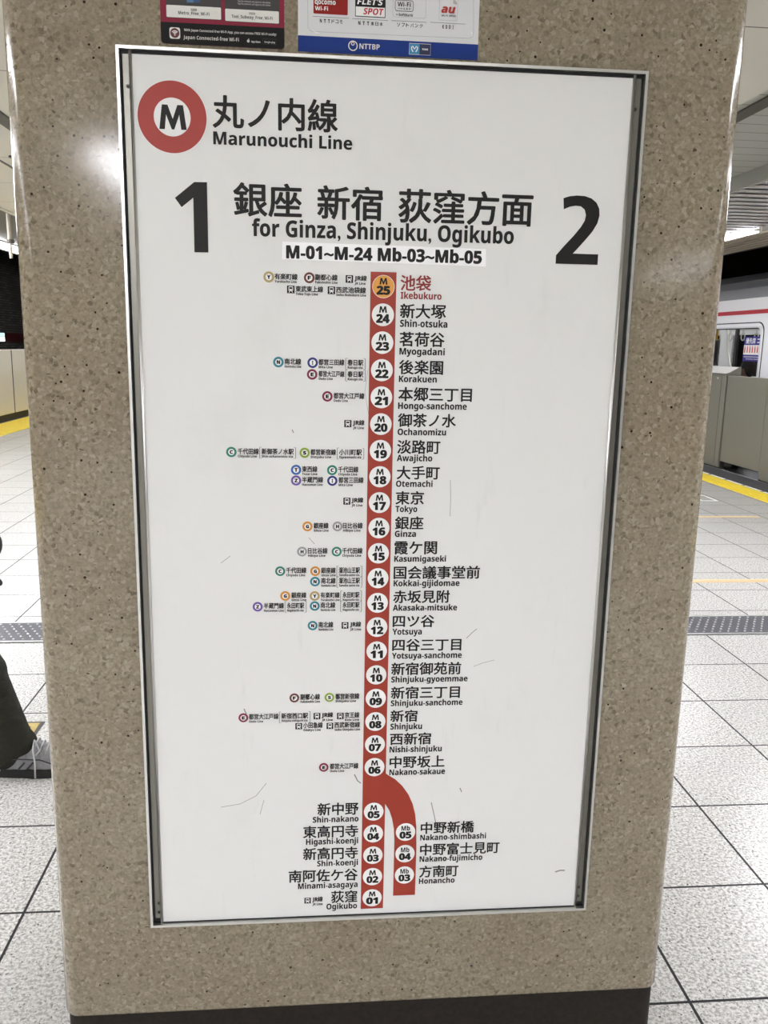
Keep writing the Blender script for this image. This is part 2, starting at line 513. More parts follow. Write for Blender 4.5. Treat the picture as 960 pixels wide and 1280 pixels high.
def tactile(x0, x1, label):
    root = empty('tactile_paving', ((x0 + x1) / 2, 10, 0), label, 'tactile paving')
    b = MB(); b.box((x0, YB, .0), (x1, YF, .004)); b.build('base', YELL, root)
    r = MB(); n = max(4, int((x1 - x0) / .075))
    for k in range(n):
        xc = x0 + (k + .5) * (x1 - x0) / n; r.box((xc - .014, YB, .004), (xc + .014, YF, .008))
    r.build('rib', YELL, root)


tactile(4.475, 4.745, 'yellow tactile strip along the right platform edge by the grey gates')
tactile(-5.26, -4.60, 'wide yellow tactile strip along the left platform edge by the cream gates')
b = MB(); b.box((4.80, YB, 0), (5.10, YF, .003)); tag(b.build('edge_strip', SLATE), 'dark anti slip strip on the floor below the grey gates', 'floor strip')
b = MB(); b.box((-5.295, YB, 0), (-5.262, YF, .003)); tag(b.build('edge_strip', mat('blue_black', (44, 47, 58), .5)), 'dark strip on the floor below the cream gates', 'floor strip')
b = MB()
for k in range(60): b.box((4.765, 2 + k * .4, 0), (4.795, 2.33 + k * .4, .003))
tag(b.build('edge_line', mat('line_white', (232, 232, 228), .5)), 'broken white line beside the yellow strip on the right', 'floor marking')
TAPE = mat('tape_orange', (204, 178, 138), .5)
b = MB(); b.box((1.6, 4.955, 0), (3.6, 5.025, .002)); tag(b.build('floor_tape', TAPE), 'pale orange tape line across the right floor, nearer of the two', 'tape')
b = MB(); b.box((2.6, 7.00, 0), (4.02, 7.07, .002)); tag(b.build('floor_tape', TAPE), 'pale orange tape line across the right floor, farther one near the yellow strip', 'tape')
b = MB()
for (xa, xb, ya, yb) in ((3.85, 4.02, 8.10, 8.13), (3.85, 4.02, 7.80, 7.83), (3.85, 3.87, 7.8, 8.13), (4.0, 4.02, 7.8, 8.13)): b.box((xa, ya, 0), (xb, yb, .002))
tag(b.build('floor_mark', mat('line_white')), 'small white rectangular outline mark on the floor near the right yellow strip', 'floor marking')
b = MB(); b.use(mat('sticker_edge', (30, 28, 24), .5)); b.box((-1.32, 2.80, 0), (-1.016, 3.103, .002))
b.use(mat('sticker_yellow', (164, 144, 76), .6, mottle=.1, mscale=40)); b.box((-1.305, 2.815, .002), (-1.03, 3.09, .003))
b.use(mat('sticker_edge')); b.add([(-1.14, 3.03, .0035), (-1.05, 3.05, .0035), (-1.07, 3.07, .0035), (-1.13, 3.05, .0035)], [(0, 1, 2, 3)])
tag(b.build('floor_sticker'), 'yellow square floor sticker with black border behind the grey sneaker', 'sticker')

# ------------------------------------------------------------------ the pillar
R0, XL, XR, YP, ZP = .03, -.4617, .698, 1.40, .192


def col_prism(x0, x1, y0, y1, z0, z1, r, seg=10):
    o = []
    for cx, cy, a0 in ((x0 + r, y0 + r, 180), (x1 - r, y0 + r, 270), (x1 - r, y1 - r, 0), (x0 + r, y1 - r, 90)):
        for k in range(seg + 1):
            a = math.radians(a0 + 90 * k / seg); o.append((cx + r * math.cos(a), cy + r * math.sin(a)))
    n = len(o); vs = [(x, y, z0) for x, y in o] + [(x, y, z1) for x, y in o]
    return vs, [(k, (k + 1) % n, n + (k + 1) % n, n + k) for k in range(n)] + [tuple(range(n))[::-1], tuple(range(n, 2 * n))]


pillar = empty('stone_pillar', ((XL + XR) / 2, YP + .4, 0), 'polished speckled beige stone pillar with rounded corners carrying the route sign', 'pillar')
b = MB(); v1, f1 = col_prism(XL, XR, YP, YP + .8, ZP + .006, 2.66, R0); b.add(v1, f1)
sh = b.build('shaft', TERRAZZO, pillar)
for p in sh.data.polygons: p.use_smooth = len(p.vertices) == 4
bv = sh.modifiers.new('bev', 'BEVEL'); bv.width = .006; bv.segments = 2; bv.limit_method = 'ANGLE'; bv.angle_limit = math.radians(50)
b = MB(); v1, f1 = col_prism(XL + .004, XR - .004, YP + .004, YP + .796, 0, ZP + .006, R0); b.add(v1, f1)
b.build('plinth', mat('plinth_dark', (38, 33, 28), .65, spec=.2, mottle=.2, mscale=120), pillar, label='dark brown plinth at the foot of the pillar')

# ------------------------------------------------------------------ the route sign
YS = 1.3965                      # white face; print lies just in front of it
L1, L2, L3, L4 = YS - .0004, YS - .0007, YS - .0010, YS - .0013
YLIP = 1.389
sx0, sz1 = on_y(144, 55.5, YLIP); sx1, _ = on_y(810, 89.5, YLIP); _, sz0 = on_y(189, 1161, YLIP)
sx1b, sz0b = on_y(733.5, 1136.8, YLIP); sx1 = (sx1 + sx1b) / 2; sz0 = (sz0 + sz0b) / 2
sign = empty('route_sign', ((sx0 + sx1) / 2, 1.3995, sz0), 'large white subway line sign with red vertical route line on the pillar', 'sign')
LW = .0045
b = MB(); b.box((sx0, YLIP, sz0), (sx0 + LW, 1.4002, sz1)); b.build('frame_side', STEEL, sign)
b = MB(); b.box((sx1 - LW, YLIP, sz0), (sx1, 1.4002, sz1)); b.build('frame_side', STEEL, sign)
b = MB(); b.box((sx0 + LW, YLIP, sz1 - LW), (sx1 - LW, 1.4002, sz1)); b.build('frame_top', STEEL, sign)
b = MB(); b.box((sx0 + LW, YLIP, sz0), (sx1 - LW, 1.4002, sz0 + LW)); b.build('frame_bottom', STEEL, sign)
CW = .0182
for sgn, xe in ((1, sx0 + LW), (-1, sx1 - LW)):
    b = MB(); b.box((xe + sgn * .0035, 1.3975, sz0 + .014), (xe + sgn * (CW - .005), 1.4002, sz1 - LW)); ch = b.build('channel', CHANNEL, sign)
    for z in (sz1 - .055, sz0 + .045, sz0 + .026):
        b = MB(); b.tube([(xe + sgn * .0105, 1.3975, z), (xe + sgn * .0105, 1.3963, z)], .0028, 12); b.build('screw', mat('screw_dark', (38, 36, 33), .5), ch)
    b = MB(); b.tube([(xe + sgn * (CW - .003), 1.3965, sz0 + LW), (xe + sgn * (CW - .003), 1.3965, sz1 - LW)], .0026, 10); b.build('bead', STEEL, sign, smooth=True)
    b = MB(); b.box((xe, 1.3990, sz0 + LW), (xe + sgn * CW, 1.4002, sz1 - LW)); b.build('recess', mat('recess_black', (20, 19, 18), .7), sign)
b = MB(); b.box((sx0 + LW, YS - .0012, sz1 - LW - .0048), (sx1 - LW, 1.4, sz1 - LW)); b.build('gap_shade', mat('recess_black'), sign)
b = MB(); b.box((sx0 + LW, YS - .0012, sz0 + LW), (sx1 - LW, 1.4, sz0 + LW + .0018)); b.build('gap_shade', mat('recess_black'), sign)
fx0, fx1 = sx0 + LW + CW - .001, sx1 - LW - CW + .001
b = MB(); b.box((fx0, YS, sz0 + LW), (fx1, 1.4001, sz1 - LW)); b.build('panel_face', FACE, sign)

# slope of level lines in the photo at height y
slope = lambda y: .051 - (y - 57) * .0000887


def box_on(xl, xr, yt, yb, Y=L2):
    """a level world box on the sign from where its print shows in the photo"""
    cx, cy = (xl + xr) / 2, (yt + yb) / 2; s = slope(cy) * (xr - xl) / 2
    return on_y(xl, cy - s, Y)[0], on_y(cx, yb, Y)[1], on_y(xr, cy + s, Y)[0], on_y(cx, yt, Y)[1]


# line badge and headings
bc = on_y(215.3, 146.4, L1); br = (on_y(258.4, 148.6, L1)[0] - on_y(172.1, 144.2, L1)[0]) / 2
b = MB(); b.disc(bc, br * 1.02, L1, 72); badge = b.build('line_badge', WHITE, sign)
b = MB(); b.ring(bc, br * .535, br, L2, 72); b.build('badge_ring', BADGE, badge, label='red ring of the line badge')
MPTS = [(0, 0), (.115, 1), (.32, 1), (.5, .43), (.68, 1), (.885, 1), (1, 0), (.80, 0), (.74, .60), (.545, 0), (.455, 0), (.26, .60), (.20, 0)]
x0, z0, x1, z1 = box_on(198.7, 233, 131, 161.8)
b = MB(); b.poly([(x0 + a * (x1 - x0), z0 + c * (z1 - z0)) for a, c in MPTS], L2); b.build('badge_letter', INK, badge)
b = MB(); b.text('丸ノ内線', box_on(265.3, 422.5, 121.5, 163), L2, .022)
b.text('Marunouchi Line', box_on(266.5, 440.3, 168, 183.6), L2, .012, 'c'); b.build('line_name', INK, sign)
b = MB()
for body, bx in (('銀座', (291.5, 377.3, 228.5, 271.5)), ('新宿', (396.5, 478.6, 232.5, 275.5)), ('荻窪方面', (498, 666.3, 238, 281))):
    b.text(body, box_on(*bx), L2, .022)
b.text('for Ginza, Shinjuku, Ogikubo', box_on(315, 642.4, 279.6, 299.8), L2, .012, 'c'); b.build('direction_heading', INK, sign)
# platform numerals
C1 = lambda x, y: on_y(190 + x * .29167, 210 + y * .29167, L2)
b = MB(); b.poly([C1(*q) for q in ((98, 128), (181, 60), (235.5, 61), (241.5, 362), (182, 361), (177, 127), (127, 168))], L2)
b.build('platform_number', INK, sign)
x0, z0, x1, z1 = box_on(695.8, 750.6, 244.4, 330.4)
W2, H2 = x1 - x0, z1 - z0
out = []; inn = []
for k in range(19):      # bowl of the numeral: outer and inner outlines
    a = math.radians(157 - k * 11.3)
    out.append((.475 + .46 * math.cos(a), .735 + .265 * math.sin(a)))
    inn.append((.455 + .185 * math.cos(a) if k > 3 else None, .735 + .125 * math.sin(a)))
outer = [(.115, .955), (.25, .985), (.42, 1.0), (.60, .995), (.75, .965), (.87, .905), (.94, .82), (.955, .72), (.92, .61), (.82, .49), (.66, .355), (.50, .23), (.40, .155), (.985, .155), (.985, 0), (.02, 0), (.02, .125), (.20, .27), (.40, .42), (.55, .55), (.625, .64), (.645, .72), (.61, .80), (.52, .845), (.40, .852), (.27, .835), (.135, .795)]
b = MB(); b.poly([(x0 + u * W2, z0 + v * H2) for u, v in outer], L2); b.build('platform_number', INK, sign)
# white code strip
b = MB(); b.add([(*(lambda q: (q[0], L1, q[1]))(on_y(*q, L1)),) for q in ((352.8, 302), (607.5, 311.3), (607.2, 333.2), (352.6, 324))], [(3, 2, 1, 0)])
strip_ = b.build('code_strip', mat('strip_white', (250, 250, 250), .35), sign, label='brighter white pasted strip with station codes')
b = MB(); b.text('M-01~M-24 Mb-03~Mb-05', box_on(357.6, 602.4, 310.6, 326), L2, .03, 'c'); b.build('strip_lettering', INK, strip_)

# red route line with its branch
x0, x1, zt, zb = .0965, .1385, on_y(480, 340, L1)[1], on_y(464, 1135.6, L1)[1]
bx0, bx1, zbb = on_y(491.3, 1119, L1)[0], on_y(518.7, 1119, L1)[0], on_y(505, 1119, L1)[1]
E_ = lambda x, y: on_y(x, y, L1)
b = MB()
b.rect(x0, zb, x1, zt, L1); b.build('route_line', RED, sign)
b = MB()
b.poly([E_(476, 962), E_(484.6, 968.5), E_(494, 974), E_(503, 982.5), E_(510.5, 993), E_(515.8, 1005), E_(519, 1018), E_(520.3, 1033), (bx1, on_y(519, 1060, L1)[1]), (bx1, zbb), (bx0, zbb), (bx0, on_y(493, 1050, L1)[1]), E_(492.3, 1036), E_(490, 1023), E_(486.6, 1013), E_(481.2, 1004.5), E_(476, 1001)], L1 - .0001)
b.build('branch_line', RED, sign)
# station markers
ST = [('25', '池袋', 'Ikebukuro', (500.6, 539, 344, 363.5), (500.8, 552, 365.6, 374)),
      ('24', '新大塚', 'Shin-otsuka', (500, 557.6, 380, 398.3), (500, 559.3, 400.4, 409)),
      ('23', '茗荷谷', 'Myogadani', (499.3, 555.8, 415.2, 433.5), (499.3, 556, 435.4, 443.6)),
      ('22', '後楽園', 'Korakuen', (498.8, 554, 450.2, 468.3), (498.6, 546, 470, 477.8)),
      ('21', '本郷三丁目', 'Hongo-sanchome', (497.8, 590, 484.2, 502), (497.6, 583.5, 503.6, 511.6)),
      ('20', '御茶ノ水', 'Ochanomizu', (497.3, 570, 517, 534.2), (497, 557.6, 536.2, 544)),
      ('19', '淡路町', 'Awajicho', (496.3, 550.5, 550, 567.5), (496, 540.4, 568.8, 576.5)),
      ('18', '大手町', 'Otemachi', (495.8, 549.8, 582.4, 599.4), (495, 540.8, 601, 608.5)),
      ('17', '東京', 'Tokyo', (494.4, 530, 613.8, 630.8), (494.3, 521.6, 632.5, 640)),
      ('16', '銀座', 'Ginza', (493.6, 529.3, 645.4, 662), (493.5, 520, 663.6, 671)),
      ('15', '霞ケ関', 'Kasumigaseki', (493, 546.4, 676.6, 693.2), (492.8, 557.6, 694.8, 702)),
      ('14', '国会議事堂前', 'Kokkai-gijidomae', (492, 600, 707.3, 723.8), (492, 574.5, 725.2, 732.6)),
      ('13', '赤坂見附', 'Akasaka-mitsuke', (491.4, 562.3, 737.8, 753.8), (491, 571.3, 755.8, 763.1)),
      ('12', '四ツ谷', 'Yotsuya', (490.8, 543.2, 768.8, 784.2), (490.5, 527.3, 785.8, 793.2)),
      ('11', '四谷三丁目', 'Yotsuya-sanchome', (490.2, 576.8, 798.4, 813.7), (489.8, 577.2, 815.6, 822.8)),
      ('10', '新宿御苑前', 'Shinjuku-gyoemmae', (489, 576.5, 827.7, 843.6), (489, 584.6, 845.2, 852.2)),
      ('09', '新宿三丁目', 'Shinjuku-sanchome', (488.6, 575, 857.6, 873.2), (488.5, 578.2, 874.8, 881.8)),
      ('08', '新宿', 'Shinjuku', (487.9, 522, 887.4, 902.4), (487.9, 527.6, 904.3, 911.5)),
      ('07', '西新宿', 'Nishi-shinjuku', (487.4, 539, 915.8, 931), (487, 552.2, 932.7, 939.8)),
      ('06', '中野坂上', 'Nakano-sakaue', (486.9, 555.8, 944.6, 959.8), (486.7, 556.3, 961.2, 968.2)),
      ('05', '新中野', 'Shin-nakano', (396.8, 448.2, 1003.2, 1019), (390.9, 448.2, 1020.5, 1027.5)),
      ('04', '東高円寺', 'Higashi-koenji', (378.8, 447.8, 1031.6, 1047), (382.5, 447.8, 1048, 1055)),
      ('03', '新高円寺', 'Shin-koenji', (378.8, 447.5, 1059, 1074.4), (396.4, 447.5, 1075.2, 1082)),
      ('02', '南阿佐ケ谷', 'Minami-asagaya', (360.8, 447.2, 1086.6, 1102), (372.5, 447, 1103, 1110)),
      ('01', '荻窪', 'Ogikubo', (413.8, 446.7, 1113, 1128.2), (408, 446.3, 1129.2, 1136)),
      ('b05', '中野新橋', 'Nakano-shimbashi', (525.8, 592.6, 1026.7, 1041.6), (525.3, 607.6, 1042.4, 1049.2)),
      ('b04', '中野富士見町', 'Nakano-fujimicho', (525, 624.4, 1053, 1068), (524.5, 603, 1069.2, 1076)),
      ('b03', '方南町', 'Honancho', (524, 573, 1081.4, 1096.3), (523.6, 568.3, 1097.4, 1104))]
STEP = (1.544 - .431) / 25
for i, (num, jp, en, bj, be) in enumerate(ST):
    if num[0] == 'b': c = (.1777, .431 + STEP * (int(num[1:]) - 2) + .001)
    else:
        n = int(num); c = (.1190 - (25 - n) * .0001, .431 + STEP * (n - (0 if n >= 6 else 1) - (1 if n >= 6 else 0) + 0))
        c = (.1175, .4315 + STEP * ({25: 25, 24: 24}.get(n, n) - (0 if n > 5 else 0) + (0)) - STEP)
    if num[0] != 'b':
        c = (.1176, .4310 + (1.544 - .431) / 25 * 1.0 * ((n - 1) + (1 if n >= 6 else 0)))
    rr_ = .0181
    b = MB(); b.disc(c, rr_, L2, 48)
    if num == '25': b2 = b.build('station_marker', ORANGE, sign, label='orange marker of the terminal station')
    else: b2 = b.build('station_marker', WHITE, sign)
    b = MB()
    if num == '25':
        b.ring(c, rr_ * .965, rr_, L3, 48); b.build('marker_rim', WHITE, b2); b = MB()
    if num[0] == 'b': b.text('Mb', (c[0] - .0080, c[1] + .0034, c[0] + .0080, c[1] + .0128), L3, .01, 'c')
    else: b.poly([(c[0] + (a - .5) * .0130, c[1] + .0032 + k * .0104) for a, k in MPTS], L3)
    b.text(num[-2:], (c[0] - .0112, c[1] - .0130, c[0] + .0112, c[1] + .0014), L3, .045, 'b')
    b.build('marker_number', INK, b2)
    m_ = DARKRED if num == '25' else INK
    b = MB(); b.text(jp, box_on(*bj), L2, .022); b.text(en, box_on(*be), L2, .012, 'c')
    b.build('station_name', m_, sign)

# transfer lines: symbol, name, small latin line, optional bracketed station
LC = {'Y': (180, 158, 104), 'F': (108, 54, 38), 'N': (38, 130, 146), 'I': (32, 44, 124), 'E': (130, 30, 66), 'C': (38, 128, 108),
      'S': (142, 170, 54), 'T': (38, 98, 176), 'Z': (108, 80, 164), 'G': (212, 140, 44), 'H': (158, 158, 158)}
TR = [('Y', 336, 346.2, '有楽町線', 'Yurakucho Line', 343, 372), ('F', 386.6, 347.2, '副都心線', 'Fukutoshin Line', 393.8, 422), ('#', 436.7, 348.8, 'JR線', 'JR Line', 443, 458.6),
      ('#', 363.5, 361.8, '東武東上線', 'Tobu Tojo Line', 369.4, 404), ('#', 414.3, 363, '西武池袋線', 'Seibu Ikebukuro Line', 420, 457.5),
      ('N', 348, 452.6, '南北線', 'Namboku Line', 355.5, 376.5), ('I', 390.8, 453.4, '都営三田線', 'Mita Line', 398, 430.5, '春日駅', 'Kasuga sta.', 432, 456.6),
      ('E', 390.2, 468, '都営大江戸線', 'Oedo Line', 398, 430.5, '春日駅', 'Kasuga sta.', 432, 456.6),
      ('E', 409.2, 495.5, '都営大江戸線', 'Oedo Line', 416.8, 455.6), ('#', 434.8, 529.6, 'JR線', 'JR Line', 441, 455.6),
      ('C', 289.2, 565, '千代田線', 'Chiyoda Line', 297, 323.6, '新御茶ノ水駅', 'Shin-ochanomizu sta.', 324.6, 369.6), ('S', 380.8, 566, '都営新宿線', 'Shinjuku Line', 388, 420, '小川町駅', 'Ogawamachi sta.', 421.4, 454.8),
      ('T', 370.1, 587.3, '東西線', 'Tozai Line', 377.4, 396.8), ('C', 415.2, 587.7, '千代田線', 'Chiyoda Line', 422.6, 448),
      ('Z', 370.1, 600.6, '半蔵門線', 'Hanzomon Line', 377.4, 404), ('I', 415.4, 601, '都営三田線', 'Mita Line', 423, 454.5),
      ('#', 433.6, 626.5, 'JR線', 'JR Line', 439.2, 454.2), ('G', 384.3, 658, '銀座線', 'Ginza Line', 391.9, 410.7), ('H', 421.9, 658, '日比谷線', 'Hibiya Line', 428.6, 453.4),
      ('H', 377.6, 689.5, '日比谷線', 'Hibiya Line', 384.8, 409.5), ('C', 420.8, 689.5, '千代田線', 'Chiyoda Line', 427.6, 453.2),
      ('C', 350.2, 714, '千代田線', 'Chiyoda Line', 357.5, 383), ('G', 394.1, 714, '銀座線', 'Ginza Line', 401.3, 419.6, '溜池山王駅', 'Tameike-sanno sta.', 421, 452.4),
      ('N', 393.8, 727, '南北線', 'Namboku Line', 401.3, 419.6, '溜池山王駅', 'Tameike-sanno sta.', 421, 452.4),
      ('G', 356.6, 745, '銀座線', 'Ginza Line', 364, 383), ('Y', 393.4, 745, '有楽町線', 'Yurakucho Line', 400.6, 424.6, '永田町駅', 'Nagatacho sta.', 425.8, 451.8),
      ('Z', 322.1, 758.4, '半蔵門線', 'Hanzomon Line', 329.6, 355, '永田町駅', 'Nagatacho sta.', 356.2, 382.8), ('N', 393.4, 757.5, '南北線', 'Namboku Line', 400.6, 419.2, '永田町駅', 'Nagatacho sta.', 425.8, 451.8),
      ('N', 390.8, 782, '南北線', 'Namboku Line', 398, 416.6), ('#', 431.3, 781.8, 'JR線', 'JR Line', 437.4, 451.4),
      ('F', 367.9, 872.4, '副都心線', 'Fukutoshin Line', 375.4, 400), ('S', 411.8, 871.7, '都営新宿線', 'Shinjuku Line', 419, 449.2),
      ('E', 304.2, 897.2, '都営大江戸線', 'Oedo Line', 311, 348.2, '新宿西口駅', 'Shinjuku-nishiguchi sta.', 349.2, 387.6), ('#', 396.2, 895.2, 'JR線', 'JR Line', 402, 416.3), ('#', 425.4, 895, '京王線', 'Keio Line', 430.9, 449.2),
      ('#', 373.4, 907.8, '小田急線', 'Odakyu Line', 378.9, 403.5), ('#', 412.4, 907.4, '西武新宿線', 'Seibu Shinjuku Line', 417.9, 450),
      ('E', 404.7, 959.2, '都営大江戸線', 'Oedo Line', 412.2, 448), ('#', 384.5, 1125.8, 'JR線', 'JR Line', 390.3, 403.4)]
for e in TR:
    k, sx, sy, jp, en, xl, xr = e[:7]
    c = on_y(sx, sy, L1)
    if k == '#':
        h = .0060
        b = MB(); b.rect(c[0] - h, c[1] - h, c[0] + h, c[1] + h, L1); sy_ = b.build('railway_symbol', INK, sign)
        b = MB(); b.rrect(c[0] - .0036, c[1] - .0026, c[0] + .0036, c[1] + .0048, .0012, L2)
        b.poly([(c[0] - .0036, c[1] - .0050), (c[0] - .0024, c[1] - .0050), (c[0] - .0010, c[1] - .0026), (c[0] - .0022, c[1] - .0026)], L2)
        b.poly([(c[0] + .0036, c[1] - .0050), (c[0] + .0024, c[1] - .0050), (c[0] + .0010, c[1] - .0026), (c[0] + .0022, c[1] - .0026)], L2)
        tr_ = b.build('train_shape', WHITE, sy_)
        b = MB(); b.use(INK); b.rect(c[0] - .0026, c[1] + .0008, c[0] + .0026, c[1] + .0034, L3); b.disc((c[0] - .0020, c[1] - .0010), .0007, L3, 10); b.disc((c[0] + .0020, c[1] - .0010), .0007, L3, 10)
        b.build('train_window', None, sy_)
    else:
        r = .0086
        b = MB(); b.disc(c, r, L1, 36); sy_ = b.build('line_symbol', mat('line_' + k, LC[k], .42), sign)
        b = MB(); b.disc(c, r * .60, L2, 28); b.build('symbol_center', WHITE, sy_)
        b = MB(); hw = .0011 if k == 'I' else .0028
        b.text(k, (c[0] - hw, c[1] - .0032, c[0] + hw, c[1] + .0032), L3, .05, 'b'); b.build('symbol_letter', INK, sy_)
    xm = (xl + xr) / 2; s = slope(sy)
    y0 = sy + (xm - sx) * s
    q = .92 + (900 - sy) * .0001
    b = MB(); b.text(jp, box_on(xl, xr, y0 - 5.0 * q, y0 + 3.0 * q), L2, .032, 'b', 2)
    wl = min(xr - xl, len(en) * 2.0)
    b.text(en, box_on(xl + .3, xl + wl, y0 + 3.9 * q - (xr - xl - wl) / 2 * s, y0 + 6.9 * q - (xr - xl - wl) / 2 * s), L2, .02, 'c', 1)
    if len(e) > 7:
        jb, eb, bl, brr = e[7:]
        xm2 = (bl + brr) / 2; y2 = sy + (xm2 - sx) * s
        b.text(jb, box_on(bl + 2.4, brr - 2.4, y2 - 5.0 * q, y2 + 3.0 * q), L2, .032, 'b', 2)
        b.text(eb, box_on(bl + 2.6, brr - 2.6, y2 + 3.9 * q, y2 + 6.9 * q), L2, .02, 'c', 1)
        X0, Z0, X1, Z1 = box_on(bl, brr, y2 - 6.2, y2 + 7.6); tq = .0007
        for xa, dr in ((X0, 1), (X1, -1)):
            b.stroke([(xa + dr * .0028, Z1), (xa, Z1), (xa, Z0), (xa + dr * .0028, Z0)], tq, L2)
    b.build('transfer_name', INK, sign)

# scuffs on the white face
SCUFF = mat('scuff_grey', (142, 140, 136), .6)
for pts, wd in ([[(592, 833), (604, 828.5), (618, 825)], .0007], [[(583, 798), (590, 791), (596, 786)], .0012], [[(563, 600), (563.4, 622), (562.6, 645)], .0008],
                [[(276, 1009), (300, 1005), (320, 995), (333, 979)], .0009], [[(330, 1000), (325, 1018)], .0008], [[(443, 968), (447, 976), (451, 979)], .0022], [[(694, 1090), (700, 1088), (706, 1088)], .0028],
                [[(539, 1003), (542, 1016), (545, 1030)], .0016], [[(365, 537), (367, 541)], .0016], [[(276, 704), (288, 695)], .0008], [[(386, 672), (393, 680)], .0008], [[(460, 462), (456, 490), (461, 520)], .0005], [[(575, 985), (577, 990)], .002], [[(305, 886), (308, 893)], .002]):
    b = MB(); b.stroke([on_y(*q, L1) for q in pts], wd, L1 + .0001); b.build('scuff_mark', SCUFF, sign)

# ------------------------------------------------------------------ stickers above the sign
YT = 1.3992
T1, T2, T3, T4 = YT - .0003, YT - .0006, YT - .0009, YT - .0012
p1 = empty('wifi_sticker', (-.13, 1.3995, 1.889), 'dark and magenta free Wi-Fi sticker above the sign, left of the two', 'sticker')


def plate(pts, Y, back=1.4001):
    """a thin sheet with an outline on y = Y"""
    n = len(pts); b = MB(); b.poly(pts, Y)
    b.add([(x, Y, z) for x, z in pts] + [(x, back, z) for x, z in pts], [(k, k + n, (k + 1) % n + n, (k + 1) % n) for k in range(n)])
    return b


px0, pz0 = on_y(201.5, 53.5, YT); px1, pz1 = on_y(355.5, 62, YT); pz0 = (pz0 + pz1) / 2
MAG = mat('sticker_magenta', (138, 42, 62), .5, spec=.2); BLK = mat('sticker_black', (20, 18, 18), .5, spec=.2); GRY = mat('sticker_grey', (72, 70, 70), .5, spec=.2); LBL = mat('sticker_label', (224, 222, 216), .4)
plate(rr(px0, pz0, px1, pz0 + .26, .005), YT).build('sheet', MAG, p1)
b = MB(); zb_ = on_y(201, 27, T1)[1]
b.poly([(px0, zb_)] + [(px0 + .005 - .005 * math.cos(a * math.pi / 8), pz0 + .005 - .005 * math.sin(a * math.pi / 8)) for a in range(5)] + [(px1 - .005 + .005 * math.sin(a * math.pi / 8), pz0 + .005 - .005 * math.cos(a * math.pi / 8)) for a in range(5)] + [(px1, zb_)], T1)
b.build('black_band', BLK, p1)
bxl = {}
for (xl, xr, yt, yb, t2, extra) in ((208, 276.3, 4.5, 26, 'Metro_Free_Wi-Fi', 0), (281.5, 348.6, 9, 31.3, 'Toei_Subway_Free_Wi-Fi', 1)):
    cx = (xl + xr) / 2
    X0, Z0, X1, Z1 = box_on(xl, xr, (yt + yb) / 2 - 7.6, (yt + yb) / 2 + 7.6, T2)
    b = MB(); b.rrect(X0 - .0006, Z0 - .0006, X1 + .0006, Z1 + .12, .001, T1); b.build('grey_panel', GRY, p1)
    b = MB(); b.rrect(X0, Z0, X1, Z1, .0015, T2); lb = b.build('name_label', LBL, p1)
    b = MB(); b.text('SSID', ((X0 + X1) / 2 - .0045, Z1 - .0065, (X0 + X1) / 2 + .0045, Z1 - .0035), T3, .0, 'c')
    wd = .023 if not extra else .0305
    b.text(t2, ((X0 + X1) / 2 - wd, Z0 + .0045, (X0 + X1) / 2 + wd, Z0 + .0088), T3, .0, 'c'); b.build('label_lettering', INK, lb)
    if not extra:
        for q0, q1, nm in ((233.5, 241.5, 0), (241.8, 250, 1)):
            A = on_y(q0, 3, T2); B = on_y(q1, -10, T2)
            b = MB(); b.rect(A[0], A[1], B[0], B[1], T2); b.build('blue_picture', mat('pic_blue' + str(nm), ((70, 110, 150), (44, 74, 120))[nm], .4), p1)
    else:
        b = MB()
        for q in (0, 3.2): b.text('Tap the network and agree to the terms'[:38], box_on(297, 338, q + 1.2, q + 3.4, T2), T2, .0, 'c', 1)
        b.build('small_print', mat('print_pale', (176, 174, 170), .5), p1)
X0, Z0, X1, Z1 = box_on(211.9, 225.2, 34.2, 48.4, T2)
b = MB(); b.rrect(X0, Z0, X1, Z1, .003, T2); ic = b.build('app_icon', LBL, p1)
cc = ((X0 + X1) / 2, (Z0 + Z1) / 2)
b = MB(); b.disc(cc, (X1 - X0) * .43, T3, 32); b.build('icon_disc', mat('icon_maroon', (88, 24, 26), .4), ic)
b = MB()
for r_ in (.0022, .0040, .0058):
    b.stroke([(cc[0] + r_ * math.cos(math.radians(a)), cc[1] - .0028 + r_ * math.sin(math.radians(a))) for a in range(45, 136, 15)], .0010, T4)
b.disc((cc[0], cc[1] - .0028), .0009, T4, 10); b.build('icon_waves', WHITE, ic)
b = MB(); b.text('With Japan Connected-free Wi-Fi App, you can access FREE Wi-Fi easily!', box_on(230, 345.5, 38.7, 41.7, T2), T2, .0, 'c', 2)
b.text('Japan Connected-free Wi-Fi', box_on(229.2, 298.5, 45.8, 50.2, T2), T2, .0, 'c', 2)
b.text('App Store', box_on(314, 325.6, 51.0, 53.4, T2), T2, .02, 'c', 2); b.text('Google play', box_on(330.5, 344, 51.6, 53.8, T2), T2, .0, 'c', 2)
c_ = on_y(310.4, 51.3, T2); b.disc(c_, .0021, T2, 14); b.disc((c_[0] + .0008, c_[1] + .0028), .0007, T2, 8)
b.build('band_lettering', mat('print_light', (206, 204, 198), .5), p1)
X0, Z0, X1, Z1 = box_on(328.5, 345.8, 48.8, 55.4, T2); b = MB(); b.stroke([(X0, Z0), (X1, Z0), (X1, Z1), (X0, Z1), (X0, Z0)], .0004, T2); b.build('store_outline', GRY, p1)

